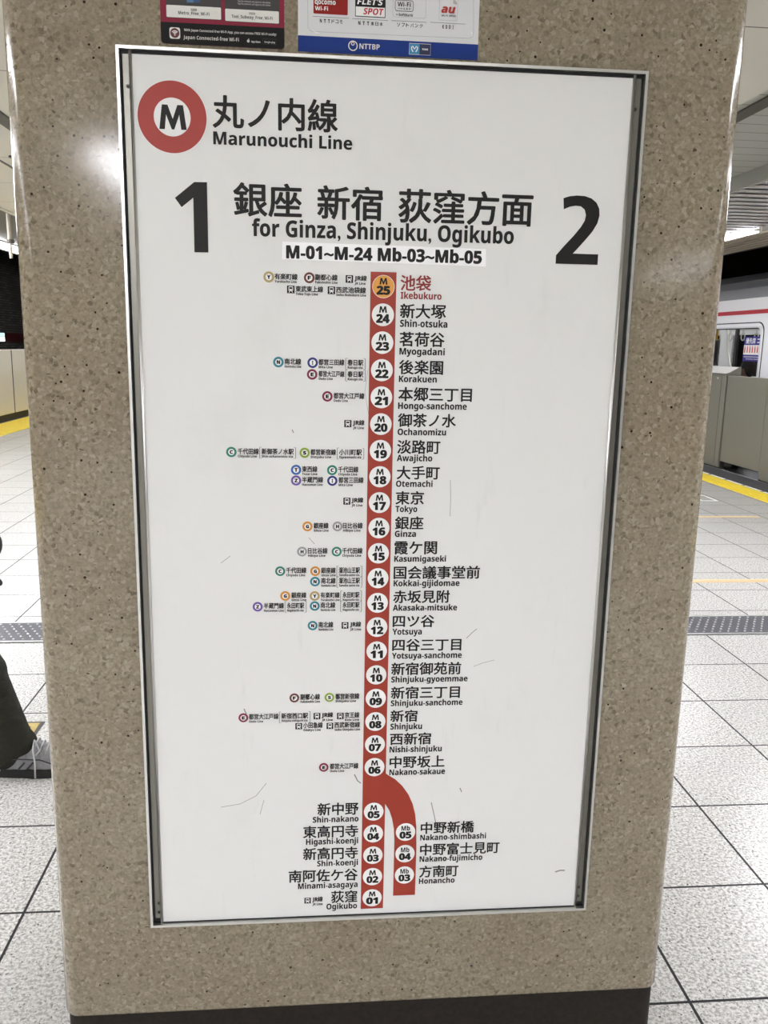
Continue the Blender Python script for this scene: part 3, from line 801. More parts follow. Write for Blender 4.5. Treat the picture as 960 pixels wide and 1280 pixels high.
p2 = empty('wifi_sticker', (.12, 1.3995, 1.886), 'white sticker with blue band and mobile carrier logos above the sign, right of the two', 'sticker')
qx0, qz0 = on_y(372.5, 64.5, YT); qx1, qz1 = on_y(596.8, 75.5, YT); qz0 = (qz0 + qz1) / 2
PALE = mat('sticker_white', (222, 223, 224), .22)
plate(rr(qx0, qz0, qx1, qz0 + .26, .003), YT).build('sheet', PALE, p2)
zbl = (on_y(373, 44.4, T1)[1] + on_y(597, 55.2, T1)[1]) / 2
b = MB(); b.rrect(qx0, qz0, qx1, zbl, .0006, T1); b.build('blue_band', mat('band_blue', (28, 56, 130), .5, spec=.2), p2)
b = MB(); b.stroke([on_y(384.5, -20, T1), on_y(385, 34, T1), on_y(388, 38.5, T1), on_y(393, 39.5, T1), on_y(585, 48, T1), on_y(590.5, 46.5, T1), on_y(592, 42, T1), on_y(592, -20, T1)], .0007, T1)
b.build('inner_outline', mat('outline_grey', (176, 178, 180), .4), p2)
CARR = mat('carrier_red', (146, 36, 30), .5, spec=.2)
LIGHT = mat('print_light2', (226, 224, 218), .4)
X0, Z0, X1, Z1 = box_on(391.8, 434.8, -14, 18, T1)
b = MB(); b.rrect(X0, Z0, X1, Z1, .0015, T1); lg = b.build('carrier_logo', CARR, p2, label='red square carrier logo')
b = MB(); b.text('docomo', box_on(393.5, 419.5, -1, 5.5, T2), T2, .0, 'c'); b.text('Wi-Fi', box_on(393.8, 410, 8, 13, T2), T2, .0, 'c')
b.text('・', box_on(396, 398, 4.8, 6.4, T2), T2, .0, 'b'); b.build('logo_lettering', WHITE, lg)
X0, Z0, X1, Z1 = box_on(444, 482, -14, 21.5, T1); zm = box_on(444, 482, 8.4, 9, T1)[1]
b = MB(); b.rect(X0, Z0, X1, Z1, T1); lg = b.build('carrier_logo', INK, p2, label='black and white wireless spot logo')
b = MB(); b.rect(X0 + .0010, Z0 + .0010, X1 - .0010, zm, T2); b.build('logo_field', WHITE, lg)
b = MB(); b.text("FLET'S", box_on(446.5, 479, -1.4, 6.0, T2), T2, .01, 'c', 3, .2); b.build('logo_lettering', WHITE, lg)
b = MB(); b.text('SPOT', box_on(454, 479.5, 10.6, 18.4, T3), T3, .01, 'c', 3, .2); b.build('logo_lettering', mat('spot_red', (190, 30, 50), .4), lg)
OUT = mat('outline_grey')
X0, Z0, X1, Z1 = box_on(491.3, 532.4, -14, 22, T1)
b = MB(); o_ = rr(X0, Z0, X1, Z1, .003); b.stroke(o_ + [o_[0]], .0005, T1); lg = b.build('carrier_logo', OUT, p2, label='grey outlined carrier logo with a speech bubble')
X0, Z0, X1, Z1 = box_on(494, 516.5, 0.5, 14, T2); b = MB(); o_ = rr(X0, Z0, X1, Z1, .003); b.stroke(o_ + [(X1 + .004, (Z0 + Z1) / 2)] if False else o_ + [o_[0]], .0007, T2)
b.text('Wi-Fi', box_on(497, 513.5, 2.6, 8.2, T2), T2, .0, 'c'); b.text('つかえます', box_on(497, 513.5, 9.8, 12.2, T2), T2, .02, 'b', 2); b.build('logo_lettering', INK, lg)
b = MB(); b.text('= SoftBank', box_on(495, 516.5, 17, 20.4, T2), T2, .02, 'c', 2); b.build('logo_small_lettering', mat('soft_grey', (120, 118, 114), .4), lg)
X0, Z0, X1, Z1 = box_on(549.3, 572, -14, 25.6, T1)
b = MB(); o_ = rr(X0, Z0, X1, Z1, .002); b.stroke(o_ + [o_[0]], .0005, T1); lg = b.build('carrier_logo', OUT, p2, label='grey outlined square carrier logo with red letters')
b = MB(); b.text('au', box_on(551.5, 569.5, 8.2, 16.6, T2), T2, .03, 'b', 3, .2); b.build('logo_lettering', mat('au_red', (178, 50, 36), .45), lg)
b = MB(); b.text('Wi-Fi SPOT', box_on(551.5, 570, 18.6, 21.0, T2), T2, .0, 'c', 2)
for r_ in (.002, .0036, .0052):
    c_ = on_y(566.5, 5.2, T2); b.stroke([(c_[0] + r_ * math.cos(math.radians(a)), c_[1] + r_ * math.sin(math.radians(a))) for a in range(0, 91, 15)], .0006, T2)
b.build('logo_small_lettering', INK, lg)
b = MB()
for xa, xb, ya in ((390.7, 436, 21.6), (440.2, 485, 24.4), (489.3, 533.4, 26.8), (538, 582, 29)):
    s = slope(ya) * (xb - xa) / 2; b.stroke([on_y(xa, ya - s, T1), on_y(xb, ya + s, T1)], .0005, T1)
for t_, xa, xb, yc in (('NTTドコモ', 398.5, 429, 26.6), ('NTT東日本', 446.5, 479.2, 29.4), ('ソフトバンク', 495.4, 529.2, 31.6), ('KDDI', 552, 568.4, 33.7)):
    n = len(t_); wch = (xb - xa) / n
    for k, ch_ in enumerate(t_):
        xk = xa + wch * (k + .5); yk = yc + (xk - (xa + xb) / 2) * slope(yc); hw = min(wch * .36, 2.3)
        b.text(ch_, box_on(xk - hw * (.35 if ch_ == 'I' else .7 if ch_.isascii() else 1), xk + hw * (.35 if ch_ == 'I' else .7 if ch_.isascii() else 1), yk - 2.4, yk + 2.4, T1), T1, .02, 'b', 2)
b.build('caption_lettering', INK, p2)
c_ = on_y(441.2, 57.2, T2)
b = MB(); b.ring(c_, .0058, .0073, T2, 36); b.ring((c_[0] - .0002, c_[1] + .0030), .0016, .0027, T2, 20)
b.text('NTTBP', box_on(449.3, 474.6, 55.0, 61.6, T2), T2, .0, 'c'); b.build('band_lettering', LIGHT, p2)
X0, Z0, X1, Z1 = box_on(511.8, 524.4, 54.8, 68.0, T2); b = MB(); b.rect(X0, Z0, X1, Z1, T2); mlog = b.build('operator_logo', mat('metro_blue', (54, 140, 186), .4), p2)
cc = ((X0 + X1) / 2, (Z0 + Z1) / 2); s_ = (X1 - X0) / 2
b = MB(); b.stroke([(cc[0] + s_ * u, cc[1] + s_ * v) for u, v in ((-.25, -.5), (-.55, -.1), (-.6, .35), (-.35, .5), (0, 0), (.35, .5), (.6, .35), (.55, -.1), (.25, -.5))], s_ * .2, T3); b.build('logo_mark', WHITE, mlog)
X0, Z0, X1, Z1 = box_on(524.4, 538, 55.4, 68.6, T2); b = MB(); b.rect(X0, Z0, X1, Z1, T2); tlog = b.build('operator_logo', mat('navy', (26, 36, 76), .4), p2)
b = MB(); b.text('TOEI', ((X0 + X1) / 2 - s_ * .6, (Z0 + Z1) / 2 - s_ * .12, (X0 + X1) / 2 + s_ * .6, (Z0 + Z1) / 2 + s_ * .16), T3, .03, 'c'); b.build('logo_mark', WHITE, tlog)
X0, Z0, X1, Z1 = box_on(511.6, 538.2, 54.6, 68.4, T4)
b = MB(); b.stroke([(X0, Z0), (X1, Z0), (X1, Z1), (X0, Z1), (X0, Z0)], .0006, T3); b.build('logo_outline', LIGHT, p2)
b = MB(); b.stroke([on_y(390, 37, T2), on_y(395.5, 41, T2), on_y(400, 41.5, T2)], [.0004, .0016, .0004], T2); b.stroke([on_y(588, 39, T2), on_y(590, 42, T2), on_y(590.6, 45.5, T2)], [.0004, .0016, .0004], T2); b.build('lamination_crease', WHITE, p2)


# ------------------------------------------------------------------ lamps
def lamp(x, y0, y1, z, wd, ht, label, group, power):
    root = empty('fluorescent_light', (x, (y0 + y1) / 2, z), label, 'ceiling light', group)
    b = MB(); b.bbox((x - wd / 2 - .015, y0, z), (x + wd / 2 + .015, y1, z + .02), .004); b.build('housing', mat('lamp_housing', (200, 200, 196), .5), root)
    b = MB(); b.bbox((x - wd / 2, y0 + .01, z - ht), (x + wd / 2, y1 - .01, z), min(.012, ht * .4))
    b.build('diffuser', mat('lamp_glow_%g' % power, (255, 255, 255), .5, emit=((249, 249, 255), power)), root)


for k in range(20): lamp(-4.62, -6.2 + k * 1.62, -4.6 + k * 1.62, 2.83, .14, .065, 'bright fluorescent tube in the long row under the left ceiling edge', 'fluorescent row along the left platform edge', LAMP)
for k in range(9):
    y0 = 7.75 + (k - 4) * 3.4
    lamp(4.05, y0, y0 + 2.3, 2.545, .15, .012, 'bright fluorescent light set in the right ceiling above the train side', 'fluorescent row along the right platform edge', LAMP)
for k in range(3):
    for xx, lb in ((-1.3, 'left'), (.6, 'right')):
        y0 = -3.9 - k * 2.2
        if k == 0 and xx < 0: xx, y0 = -1.12, -3.0
        lamp(xx, y0, y0 + 1.6, 2.622, .30, .004, 'flush fluorescent ceiling light behind the viewer', 'fluorescent lights behind the viewer', LAMP_FRONT[xx > 0] * (.68 if xx == -1.12 else 1.1))
for xx in (-2.5, 2.55):
    for y0 in (.2,):
        lamp(xx, y0, y0 + 2.1, 2.622, .16, .004, 'flush fluorescent ceiling light beside the pillar, above the frame', 'fluorescent lights beside the pillar', LAMP_NEAR)

for k in range(1): lamp(3.55, 4.0, 5.6, 2.53, .22, .012, 'added fill light on the right ceiling beyond the photo edge', 'added fill lights on the right ceiling', LAMP_NEAR * .8)  # added out-of-view fill that brightens the right floor
for k in range(4): lamp(-3.35 - .25 * k, 3.0 + k * 1.9, 4.5 + k * 1.9, 2.83, .22, .02, 'added fill light on the left ceiling bay beyond the photo edge', 'added fill lights on the left bay', LAMP_NEAR * 1.25)  # added out-of-view fills for the far left floor and cream gates
for k in range(4):  # added unseen fills that lift the floor on both sides of the pillar
    y0 = 3.2 + k * 2.4
    lamp(.12 * y0, y0, y0 + 1.6, 2.622, .30, .004, 'added flush fill light hidden behind the pillar', 'added fill lights behind the pillar', FILL_BEYOND)

hd = empty('hanging_conduit', (-3.4, 10.25, 2.85), 'pale vertical conduit hanging from the left ceiling before the tube light', 'pipe')
b = MB(); b.tube([(-3.4, 10.25, 2.85), (-3.4, 10.25, 2.52)], .026, 14); b.build('upper_pipe', mat('conduit_beige', (150, 142, 128), .5), hd, smooth=False)
b = MB(); b.tube([(-3.4, 10.25, 2.54), (-3.4, 10.25, 2.50)], .042, 14); b.build('collar', mat('conduit_dark', (90, 84, 76), .5), hd)
b = MB(); b.tube([(-3.4, 10.25, 2.52), (-3.4, 10.25, 2.335)], .019, 14); b.build('lower_pipe', mat('conduit_pale', (196, 190, 178), .5), hd)

# backlit name board on the far left wall
nb = empty('name_board', (-8.55, 24.2, 1.315), 'backlit blue and white sign board on the maroon band of the left wall', 'sign')
b = MB(); b.box((-8.60, 23.5, 1.30), (-8.52, 24.74, 1.585)); b.build('case', mat('board_case', (60, 60, 62), .5), nb)
b = MB(); b.box((-8.521, 23.52, 1.335), (-8.515, 24.71, 1.45)); b.build('lit_panel', mat('board_white', (235, 242, 246), .5, emit=((235, 242, 246), .8)), nb)
b = MB(); b.box((-8.521, 23.52, 1.462), (-8.515, 24.71, 1.565)); b.build('lit_panel', mat('board_blue', (150, 205, 225), .5, emit=((160, 208, 226), .6)), nb)

# ------------------------------------------------------------------ platform gates
CREAM = mat('gate_cream', (228, 222, 206), .4)
KICK = mat('gate_kick', (40, 41, 48), .5)
cuts = [6.6, 8.1, 9.6, 11.1, 12.6, 14.15, 15.66, 16.53, 18.0, 19.5, 21.0, 22.5, 24.0]
for k in range(len(cuts) - 1):
    a, c = cuts[k], cuts[k + 1]
    lb = 'cream half-height platform gate panel on the left side, '
    if k == 6: lb += 'narrow one beside the pillar edge'
    elif k == 5: lb += 'next to the photo edge'
    elif k < 5: lb += 'out past the photo edge'
    else: lb += 'hidden behind the pillar'
    g = empty('platform_gate', (-5.33, (a + c) / 2, 0), lb, 'platform gate', 'cream platform gates')
    b = MB(); b.bbox((-5.44, a + .018, .12), (-5.30, c - .018, 1.236), .008); b.build('panel', CREAM, g)
    b = MB(); b.box((-5.43, a + .001, 0), (-5.315, c - .001, .12)); b.build('kick_plate', KICK, g)
    b = MB(); b.box((-5.42, a + .001, .12), (-5.301, a + .0185, 1.225)); b.box((-5.42, c - .0185, .12), (-5.301, c - .001, 1.225)); b.build('gasket', KICK, g)
GREY = mat('gate_grey', (136, 133, 122), .38, .35); GREYD = mat('gate_dark', (52, 50, 46), .5)


def housing(a, c, label):
    g = empty('platform_gate_housing', (5.2, (a + c) / 2, 0), label, 'platform gate', 'grey platform gate housings')
    b = MB(); b.bbox((5.11, a, .02), (5.30, c, 1.165), .006); b.build('cabinet', GREY, g)
    b = MB(); b.use(mat('gate_lid', (232, 231, 226), .35, spec=.5))
    b.add([(5.105, a, 1.183), (5.105, c, 1.183), (5.15, c, 1.194), (5.15, a, 1.194), (5.27, a, 1.262), (5.27, c, 1.262), (5.30, a, 1.262), (5.30, c, 1.262)], [(0, 3, 2, 1), (3, 4, 5, 2), (4, 6, 7, 5)])
    b.use(GREY); b.add([(5.105, y, z) if i == 0 else (x, y, z) for y in (a, c) for i, (x, z) in enumerate(((5.105, 1.165), (5.105, 1.183), (5.15, 1.194), (5.27, 1.262), (5.30, 1.262), (5.30, 1.165)))],
                       [(0, 5, 4, 3, 2, 1), (6, 7, 8, 9, 10, 11), (0, 1, 7, 6), (4, 5, 11, 10)])
    b.build('lid', None, g)
    b = MB(); b.box((5.13, a + .01, 0), (5.28, c - .01, .02)); b.build('foot', GREYD, g)
    b = MB(); b.box((5.1085, a + .10, .06), (5.112, a + .106, 1.14)); b.build('seam', GREYD, g)
    b = MB(); b.tube([(5.1095, a + .20, 1.12), (5.106, a + .20, 1.12)], .012, 12); b.build('lock', mat('lock_white', (225, 225, 222), .4), g)


def gate_door(a, c, label):
    g = empty('platform_gate_door', (5.2, (a + c) / 2, .09), label, 'platform gate', 'grey sliding platform gate doors')
    b = MB(); b.bbox((5.125, a, .10), (5.19, c, 1.16), .006); b.build('door_leaf', GREY, g)
    b = MB(); b.box((5.13, a - .012, .0), (5.185, a, 1.15)); b.build('edge_seal', GREYD, g)
    b = MB(); b.box((5.13, c, .0), (5.185, c + .012, 1.15)); b.build('edge_seal', GREYD, g)


housing(10.05, 12.4, 'grey platform gate cabinet on the right, partly hidden by the pillar')
housing(6.55, 9.07, 'grey platform gate cabinet at the right photo edge')
gate_door(9.10, 10.03, 'grey sliding gate door leaf between two cabinets on the right')
housing(13.6, 16.0, 'grey platform gate cabinet farther along, hidden behind the pillar')
housing(3.0, 5.3, 'grey platform gate cabinet nearer the viewer, beyond the right photo edge')
gate_door(5.33, 6.5, 'grey sliding gate door leaf beyond the right photo edge')

# ------------------------------------------------------------------ the train
XT = 5.5
train = empty('subway_train', (6.85, 10, -1.0), 'white subway train with a red stripe standing behind the grey gates', 'train')
TWHITE = mat('train_white', (246, 247, 250), .3); TGREY = mat('train_grey', (150, 152, 156), .35, .3)
wins = [(-1.2, .4), (2.3, 3.9), (6.35, 7.95), (10.03, 11.60), (13.6, 15.2), (17.2, 18.8)]
doors = [(.75, 1.95), (4.5, 5.8), (8.35, 9.55), (12.0, 13.2), (15.6, 16.8)]
Z0, Z1, ZS = 1.0, 1.765, 2.11
FARW = [(-1.2, 1.4), (2.3, 4.9), (6.0, 8.6), (9.6, 12.2), (13.2, 16.0), (16.5, 19.2)]
b = MB()
for X in (XT, 8.2):
    ys = sorted([-2.0, 22.0] + [v for q in (wins if X == XT else FARW) for v in q])
    b.box((X, -2, -.15), (X + .06, 22, Z0)); b.box((X, -2, Z1), (X + .06, 22, ZS))
    for k in range(0, len(ys), 2): b.box((X, ys[k], Z0), (X + .06, ys[k + 1], Z1))
b.box((XT + .06, -2, -.15), (8.2, 22, -.05)); b.box((XT, 22, -.15), (8.26, 22.05, 2.3)); b.box((XT, -2.05, -.15), (8.26, -2, 2.3))
b.build('body_side', TWHITE, train)
prof = [(XT, ZS), (5.53, 2.24), (5.60, 2.34), (5.78, 2.44), (6.2, 2.52), (6.88, 2.55), (7.56, 2.52), (7.98, 2.44), (8.16, 2.34), (8.23, 2.24), (8.26, ZS)]
b = MB(); n = len(prof)
b.add([(x, y, z) for y in (-2, 22) for x, z in prof], [(k, k + n, k + n + 1, k + 1) for k in range(n - 1)] + [tuple(range(n)), tuple(range(2 * n - 1, n - 1, -1))])
b.build('roof', TGREY, train)
b = MB(); b.box((XT - .003, -2, 1.915), (XT, 22, 1.965)); b.build('red_stripe', mat('stripe_red', (186, 22, 44), .35), train)
b = MB(); b.box((XT + .1, -2, 2.13), (8.1, 22, 2.16)); b.build('inner_ceiling', mat('train_inner', (120, 120, 118), .5), train)
for X in (6.2, 7.5):
    b = MB(); b.box((X - .06, -1.5, 2.09), (X + .06, 21.5, 2.129)); b.build('cabin_light', mat('cabin_glow', (255, 255, 255), .5, emit=((255, 252, 246), 1.3)), train)
GL = bpy.data.materials.new('window_glass'); GL.use_nodes = True
_b = GL.node_tree.nodes['Principled BSDF']; _b.inputs['Transmission Weight'].default_value = 1; _b.inputs['Roughness'].default_value = .02; _b.inputs['IOR'].default_value = 1.1; _b.inputs['Base Color'].default_value = (.93, .95, .95, 1)
FRM = mat('window_frame_pale', (222, 223, 226), .3); GASK = mat('window_gasket', (24, 24, 26), .5)


def ring_yz(y0, z0, y1, z1, r, wd, X0_, X1_, outw=0):
    """frame of rounded-rectangle outline standing in a wall that faces -x"""
    A = rr(y0 + wd, z0 + wd, y1 - wd, z1 - wd, r, 6); B = rr(y0, z0, y1, z1, r if outw else .001, 6)
    n = len(A); vs = []
    for X in (X0_, X1_):
        vs += [(X, y, z) for y, z in A] + [(X, y, z) for y, z in B]
    fs = []
    for k in range(n):
        j = (k + 1) % n
        fs += [(k, j, n + j, n + k), (2 * n + k, 3 * n + k, 3 * n + j, 2 * n + j), (k, 2 * n + k, 2 * n + j, j), (n + k, n + j, 3 * n + j, 3 * n + k)]
    m = MB(); m.add(vs, fs); return m


for (a, c) in wins:
    f = ring_yz(a, Z0, c, Z1, .09, .018, XT - .004, XT + .05).build('window_frame', FRM, train)
    ring_yz(a - .06, Z0 - .06, c + .06, Z1 + .05, .13, .012, XT - .005, XT, 1).build('outline', GASK, f)
    ring_yz(a + .018, Z0 + .018, c - .018, Z1 - .018, .08, .014, XT + .008, XT + .03).build('gasket', GASK, f)
    b = MB(); b.box((XT + .015, a + .62, Z0 + .02), (XT + .045, a + .685, Z1 - .02)); b.build('mullion', GASK, f)
    b = MB(); b.box((XT + .02, a + .02, Z0 + .02), (XT + .026, c - .02, Z1 - .02)); b.build('pane', GL, f)
for (a, c) in doors:
    f = ring_yz(a, .02, c, 1.88, .05, .02, XT - .004, XT + .01).build('door', FRM, train)
    b = MB(); b.box((XT - .002, (a + c) / 2 - .012, .03), (XT + .004, (a + c) / 2 + .012, 1.86)); b.build('door_seal', GASK, f)
    for s in (-1, 1):
        yc = (a + c) / 2 + s * .3; b = MB(); vs = rr(yc - .2, .9, yc + .2, 1.7, .06); nn = len(vs)
        b.add([(XT - .003, y, z) for y, z in vs] + [(XT, y, z) for y, z in vs], [tuple(range(nn))[::-1]] + [(k, (k + 1) % nn, nn + (k + 1) % nn, nn + k) for k in range(nn)])
        b.build('door_window', mat('door_glass', (60, 64, 66), .08), f)
# inside: far seats, poles, rails and straps
b = MB(); b.bbox((7.55, 8.4, .0), (8.18, 15.0, .42), .04); b.bbox((7.98, 8.4, .42), (8.18, 15.0, .95), .04); b.build('bench', mat('bench_red', (120, 44, 46), .8), train)
b = MB(); b.bbox((5.58, 9.9, .0), (6.05, 11.75, .42), .04); b.bbox((5.57, 9.9, .42), (5.66, 11.75, .80), .03); b.build('bench', mat('bench_red'), train)
b = MB()
for X in (6.05, 7.55): b.tube([(X, 8, 1.83), (X, 15, 1.83)], .014, 8)
b.build('strap_rail', STEEL, train)
for k in range(12):
    for X in (6.05, 7.55):
        y = 9.0 + k * .36
        b = MB(); b.box((X - .004, y - .012, 1.70), (X + .004, y + .012, 1.83))
        b.tube([(X, y + .05 * math.cos(a * math.tau / 14), 1.655 + .05 * math.sin(a * math.tau / 14)) for a in range(15)], .009, 6, False); b.build('hanging_strap', mat('strap_white', (228, 228, 224), .5), train)
b = MB(); b.tube([(6.0, 12.2, -.05), (6.0, 12.2, 2.12)], .018, 10); b.build('grab_pole', mat('pole_yellow', (196, 160, 60), .35), train)
b = MB(); b.tube([(6.9, 13.3, .9), (6.9, 13.6, 1.5), (6.9, 13.7, 2.1)], .018, 10); b.build('grab_pole', STEEL, train)
b = MB(); b.box((7.0, 14.5, 1.40), (7.01, 14.75, 1.66)); b.build('hanging_poster', WHITE, train)
b = MB(); b.box((XT + .03, 11.16, 1.20), (XT + .034, 11.5, 1.60)); b.build('window_notice', WHITE, train)
# priority seat sticker inside the window pane
XS = XT + .012
y0, y1 = 10.04, 10.45
YS_ = lambda u: y1 - (y1 - y0) * u                 # left to right as read from the platform
b = MB(); b.box((XS, y0, 1.335), (XS + .003, y1, 1.64)); stk = b.build('priority_seat_sticker', WHITE, train, label='blue and white priority seat sticker on the train window')
NAVY = mat('sticker_navy', (44, 34, 132), .4)
b = MB(); b.box((XS - .001, y0, 1.535), (XS, y1, 1.64)); b.box((XS - .001, y0, 1.335), (XS, y1, 1.415)); b.build('sticker_band', NAVY, stk)


def text_x(body, ya, yb, z0, z1, X, bold):
    vs, fs, (gx0, gx1, gy0, gy1) = glyphs(body, bold, 2)
    return [(X - i * 1e-5, ya + (yb - ya) * (q - gx0) / (gx1 - gx0), z0 + (z1 - z0) * (t - gy0) / (gy1 - gy0)) for q, t, i in vs], fs


b = MB(); b.add(*text_x('優先席', YS_(.1), YS_(.68), 1.552, 1.625, XS - .002, .02)); b.box((XS - .002, YS_(.05), 1.385), (XS - .001, YS_(.95), 1.393))
b.add(*text_x('Priority Seat', YS_(.2), YS_(.9), 1.35, 1.372, XS - .002, .0)); b.box((XS - .002, YS_(.78), 1.60), (XS - .001, YS_(.95), 1.612)); b.box((XS - .002, YS_(.78), 1.56), (XS - .001, YS_(.95), 1.572)); b.build('sticker_lettering', WHITE, stk)
for k in range(6):
    y = YS_(.08 + k * .15); b = MB()
    b.ball((XS - .001, y, 1.512), (.0008, .010, .013), 10, 6); b.bbox((XS - .0015, y - .014, 1.440), (XS - .0005, y + .014, 1.503), .0004, 1)
    b.build('pictogram', mat('picto_red', (206, 92, 84), .5), stk)


# ------------------------------------------------------------------ people
def remesh(b, vox, smooth=6):
    """fuse overlapping limbs into one continuous skin"""
    me = bpy.data.meshes.new('t'); me.from_pydata([Vector(v) for v in b.v], [], b.f); me.update()
    o = bpy.data.objects.new('t', me); COL.objects.link(o)
    r = o.modifiers.new('r', 'REMESH'); r.mode = 'VOXEL'; r.voxel_size = vox
    s = o.modifiers.new('s', 'SMOOTH'); s.iterations = smooth; s.factor = .5
    dg = bpy.context.evaluated_depsgraph_get(); dg.update()
    m2 = bpy.data.meshes.new_from_object(o.evaluated_get(dg))
    out = MB(); out.add([v.co.copy() for v in m2.vertices], [tuple(p.vertices) for p in m2.polygons])
    bpy.data.objects.remove(o); bpy.data.meshes.remove(me); bpy.data.meshes.remove(m2)
    return out


def hand(b, wrist, dirv, palm_n, side, grow=0.0):
    """palm, four unequal bent fingers and a thumb leaving the side of the palm"""
    w_ = Vector(wrist); d = Vector(dirv).normalized(); n = Vector(palm_n).normalized(); n = (n - d * n.dot(d)).normalized(); t = d.cross(n) * side
    for k in (-1.5, -.5, .5, 1.5): b.cap(w_ + t * k * .008, w_ + d * .085 + t * k * .019, .014 + grow, .012 + grow, 10)
    for k, L in zip((-1.5, -.5, .5, 1.5), (.062, .078, .084, .074)):
        p0 = w_ + d * .085 + t * k * .019; d1 = (d + n * .35).normalized(); d2 = (d + n * 1.0).normalized()
        p1_ = p0 + d1 * L * .5; p2_ = p1_ + d2 * L * .5
        b.cap(p0, p1_, .0095 + grow, .0088 + grow, 10); b.cap(p1_, p2_, .0088 + grow, .0075 + grow, 10)
    q0 = w_ + d * .025 + t * .022; q1 = q0 + (t * .8 + d * .7 + n * .3).normalized() * .045; q2 = q1 + (d + n * .4).normalized() * .034
    b.cap(q0, q1, .013 + grow, .0105 + grow, 10); b.cap(q1, q2, .0105 + grow, .009 + grow, 10)


def person(name, J, face, label, jac, tro, skin_c, hair_c, shoes=True, gloves=False, vox=.009):
    """J: joint positions; face: horizontal facing direction"""
    f = Vector(face).normalized(); sd = Vector((-f.y, f.x, 0))     # sd: the person's left
    root = empty(name, (J['hip'][0], J['hip'][1], J.get('base', 0)), label, 'person')
    V = {k: Vector(v) for k, v in J.items() if k not in ('base', 'look')}
    hf = Vector(J.get('look', face)).normalized(); hs = Vector((-hf.y, hf.x, 0))
    SK = mat(name + '_skin', skin_c, .5); h = V['head']
    M = Matrix((hf, hs, Vector((0, 0, 1)))).transposed()
    b = MB()
    b.cap(V['hip'], V['chest'], .105, .125); b.cap(V['chest'], V['neck'], .10, .05); b.cap(V['neck'], h - Vector((0, 0, .06)), .05, .05)
    b.ball(h, (.098, .076, .118), 20, 14, M); b.ball(h + hf * .03 - Vector((0, 0, .055)), (.062, .052, .062), 16, 10, M)
    b.cap(h + hf * .094 + Vector((0, 0, .01)), h + hf * .112 - Vector((0, 0, .022)), .008, .013, 8)
    for s in (-1, 1):
        b.ball(h + hs * s * .078 - hf * .005, (.018, .009, .032), 10, 8, M)
        S = 'l' if s > 0 else 'r'
        b.cap(V['hip'] + sd * s * .05, V['knee_' + S], .075, .052); b.cap(V['knee_' + S], V['ankle_' + S], .052, .036); b.cap(V['ankle_' + S], V['toe_' + S], .033, .020)
        b.cap(V['chest'] + sd * s * .08 + Vector((0, 0, .08)), V['sh_' + S], .06, .05); b.cap(V['sh_' + S], V['el_' + S], .046, .036); b.cap(V['el_' + S], V['wr_' + S], .036, .026)
        hand(b, V['wr_' + S], V['hd_' + S] - V['wr_' + S], -sd * s + f * .3, s)
    body = remesh(b, vox, 4).build('body', SK, root, smooth=True)
    # face
    for s in (-1, 1):
        b = MB(); e = h + hf * .088 + hs * s * .032 + Vector((0, 0, .006)); b.ball(e, (.010, .014, .009), 10, 8, M); b.build('eye', mat('eye_dark', (30, 26, 24), .2), root, smooth=True)
    b = MB(); b.ball(h + hf * .085 - Vector((0, 0, .056)), (.012, .024, .007), 10, 8, M); b.build('mouth', mat('lip', (150, 84, 74), .5), root, smooth=True)
    b = MB()
    b.ball(h + Vector((0, 0, .030)) - hf * .018, (.106, .086, .108), 20, 14, M); b.ball(h - hf * .045 - Vector((0, 0, .01)), (.068, .078, .09), 16, 10, M)
    hb = remesh(b, .009, 3); hb.v = [tuple(Vector(v)) for v in hb.v]
    hb.build('hair', mat(name + '_hair', hair_c, .6), root, smooth=True)
    # jacket with sleeves
    b = MB(); hp = V['hip'] - Vector((0, 0, .03))
    for s in (-.06, .06): b.cap(hp + sd * s, V['chest'] + sd * s, .125, .135)
    b.cap(V['chest'], V['neck'] - Vector((0, 0, .03)), .125, .07)
    for s in (-1, 1):
        S = 'l' if s > 0 else 'r'
        b.cap(V['chest'] + sd * s * .08 + Vector((0, 0, .08)), V['sh_' + S], .085, .07); b.cap(V['sh_' + S], V['el_' + S], .066, .055); b.cap(V['el_' + S], V['wr_' + S], .058, .055)
    remesh(b, .012, 5).build('jacket', mat(name + '_jacket', jac, .85, mottle=.2, mscale=30), root, smooth=True)
    # trousers
    b = MB()
    for s in (-1, 1):
        S = 'l' if s > 0 else 'r'
        b.cap(V['hip'] + sd * s * .05, V['knee_' + S], .108, .084); b.cap(V['knee_' + S], V['ankle_' + S] + Vector((0, 0, .035)), .074, .056)
        a = V['ankle_' + S]; k_ = (V['knee_' + S] - a).normalized()
        b.ball(a + k_ * .06 + f * .004, .062, 14, 10); b.ball(a + k_ * .275 + f * .012, .068, 14, 10)
        b.ball(a + k_ * .02 + f * .016 - Vector((0, 0, .010)), (.068, .058, .050), 14, 10, Matrix((f, sd, Vector((0, 0, 1)))).transposed())
        b.ball(a - f * .03 - Vector((0, 0, .03)), (.06, .058, .055), 14, 10, Matrix((f, sd, Vector((0, 0, 1)))).transposed())
    b.cap(V['hip'] - sd * .05, V['hip'] + sd * .05, .115, .115)
    tm = bpy.data.materials.new(name + '_trousers'); tm.use_nodes = True; t = NT(tm)
    nz, _ = t.noise(t.warp(t.pos(scale=(1, 1, 2.2), rot=(0, .6, 0)), 8, .08), 16, 3)
    t.b.inputs['Base Color'].default_value = lin(tro); t.b.inputs['Roughness'].default_value = .9; t.bump(nz, .8, .02)
    remesh(b, .010, 5).build('trousers', tm, root, smooth=True)
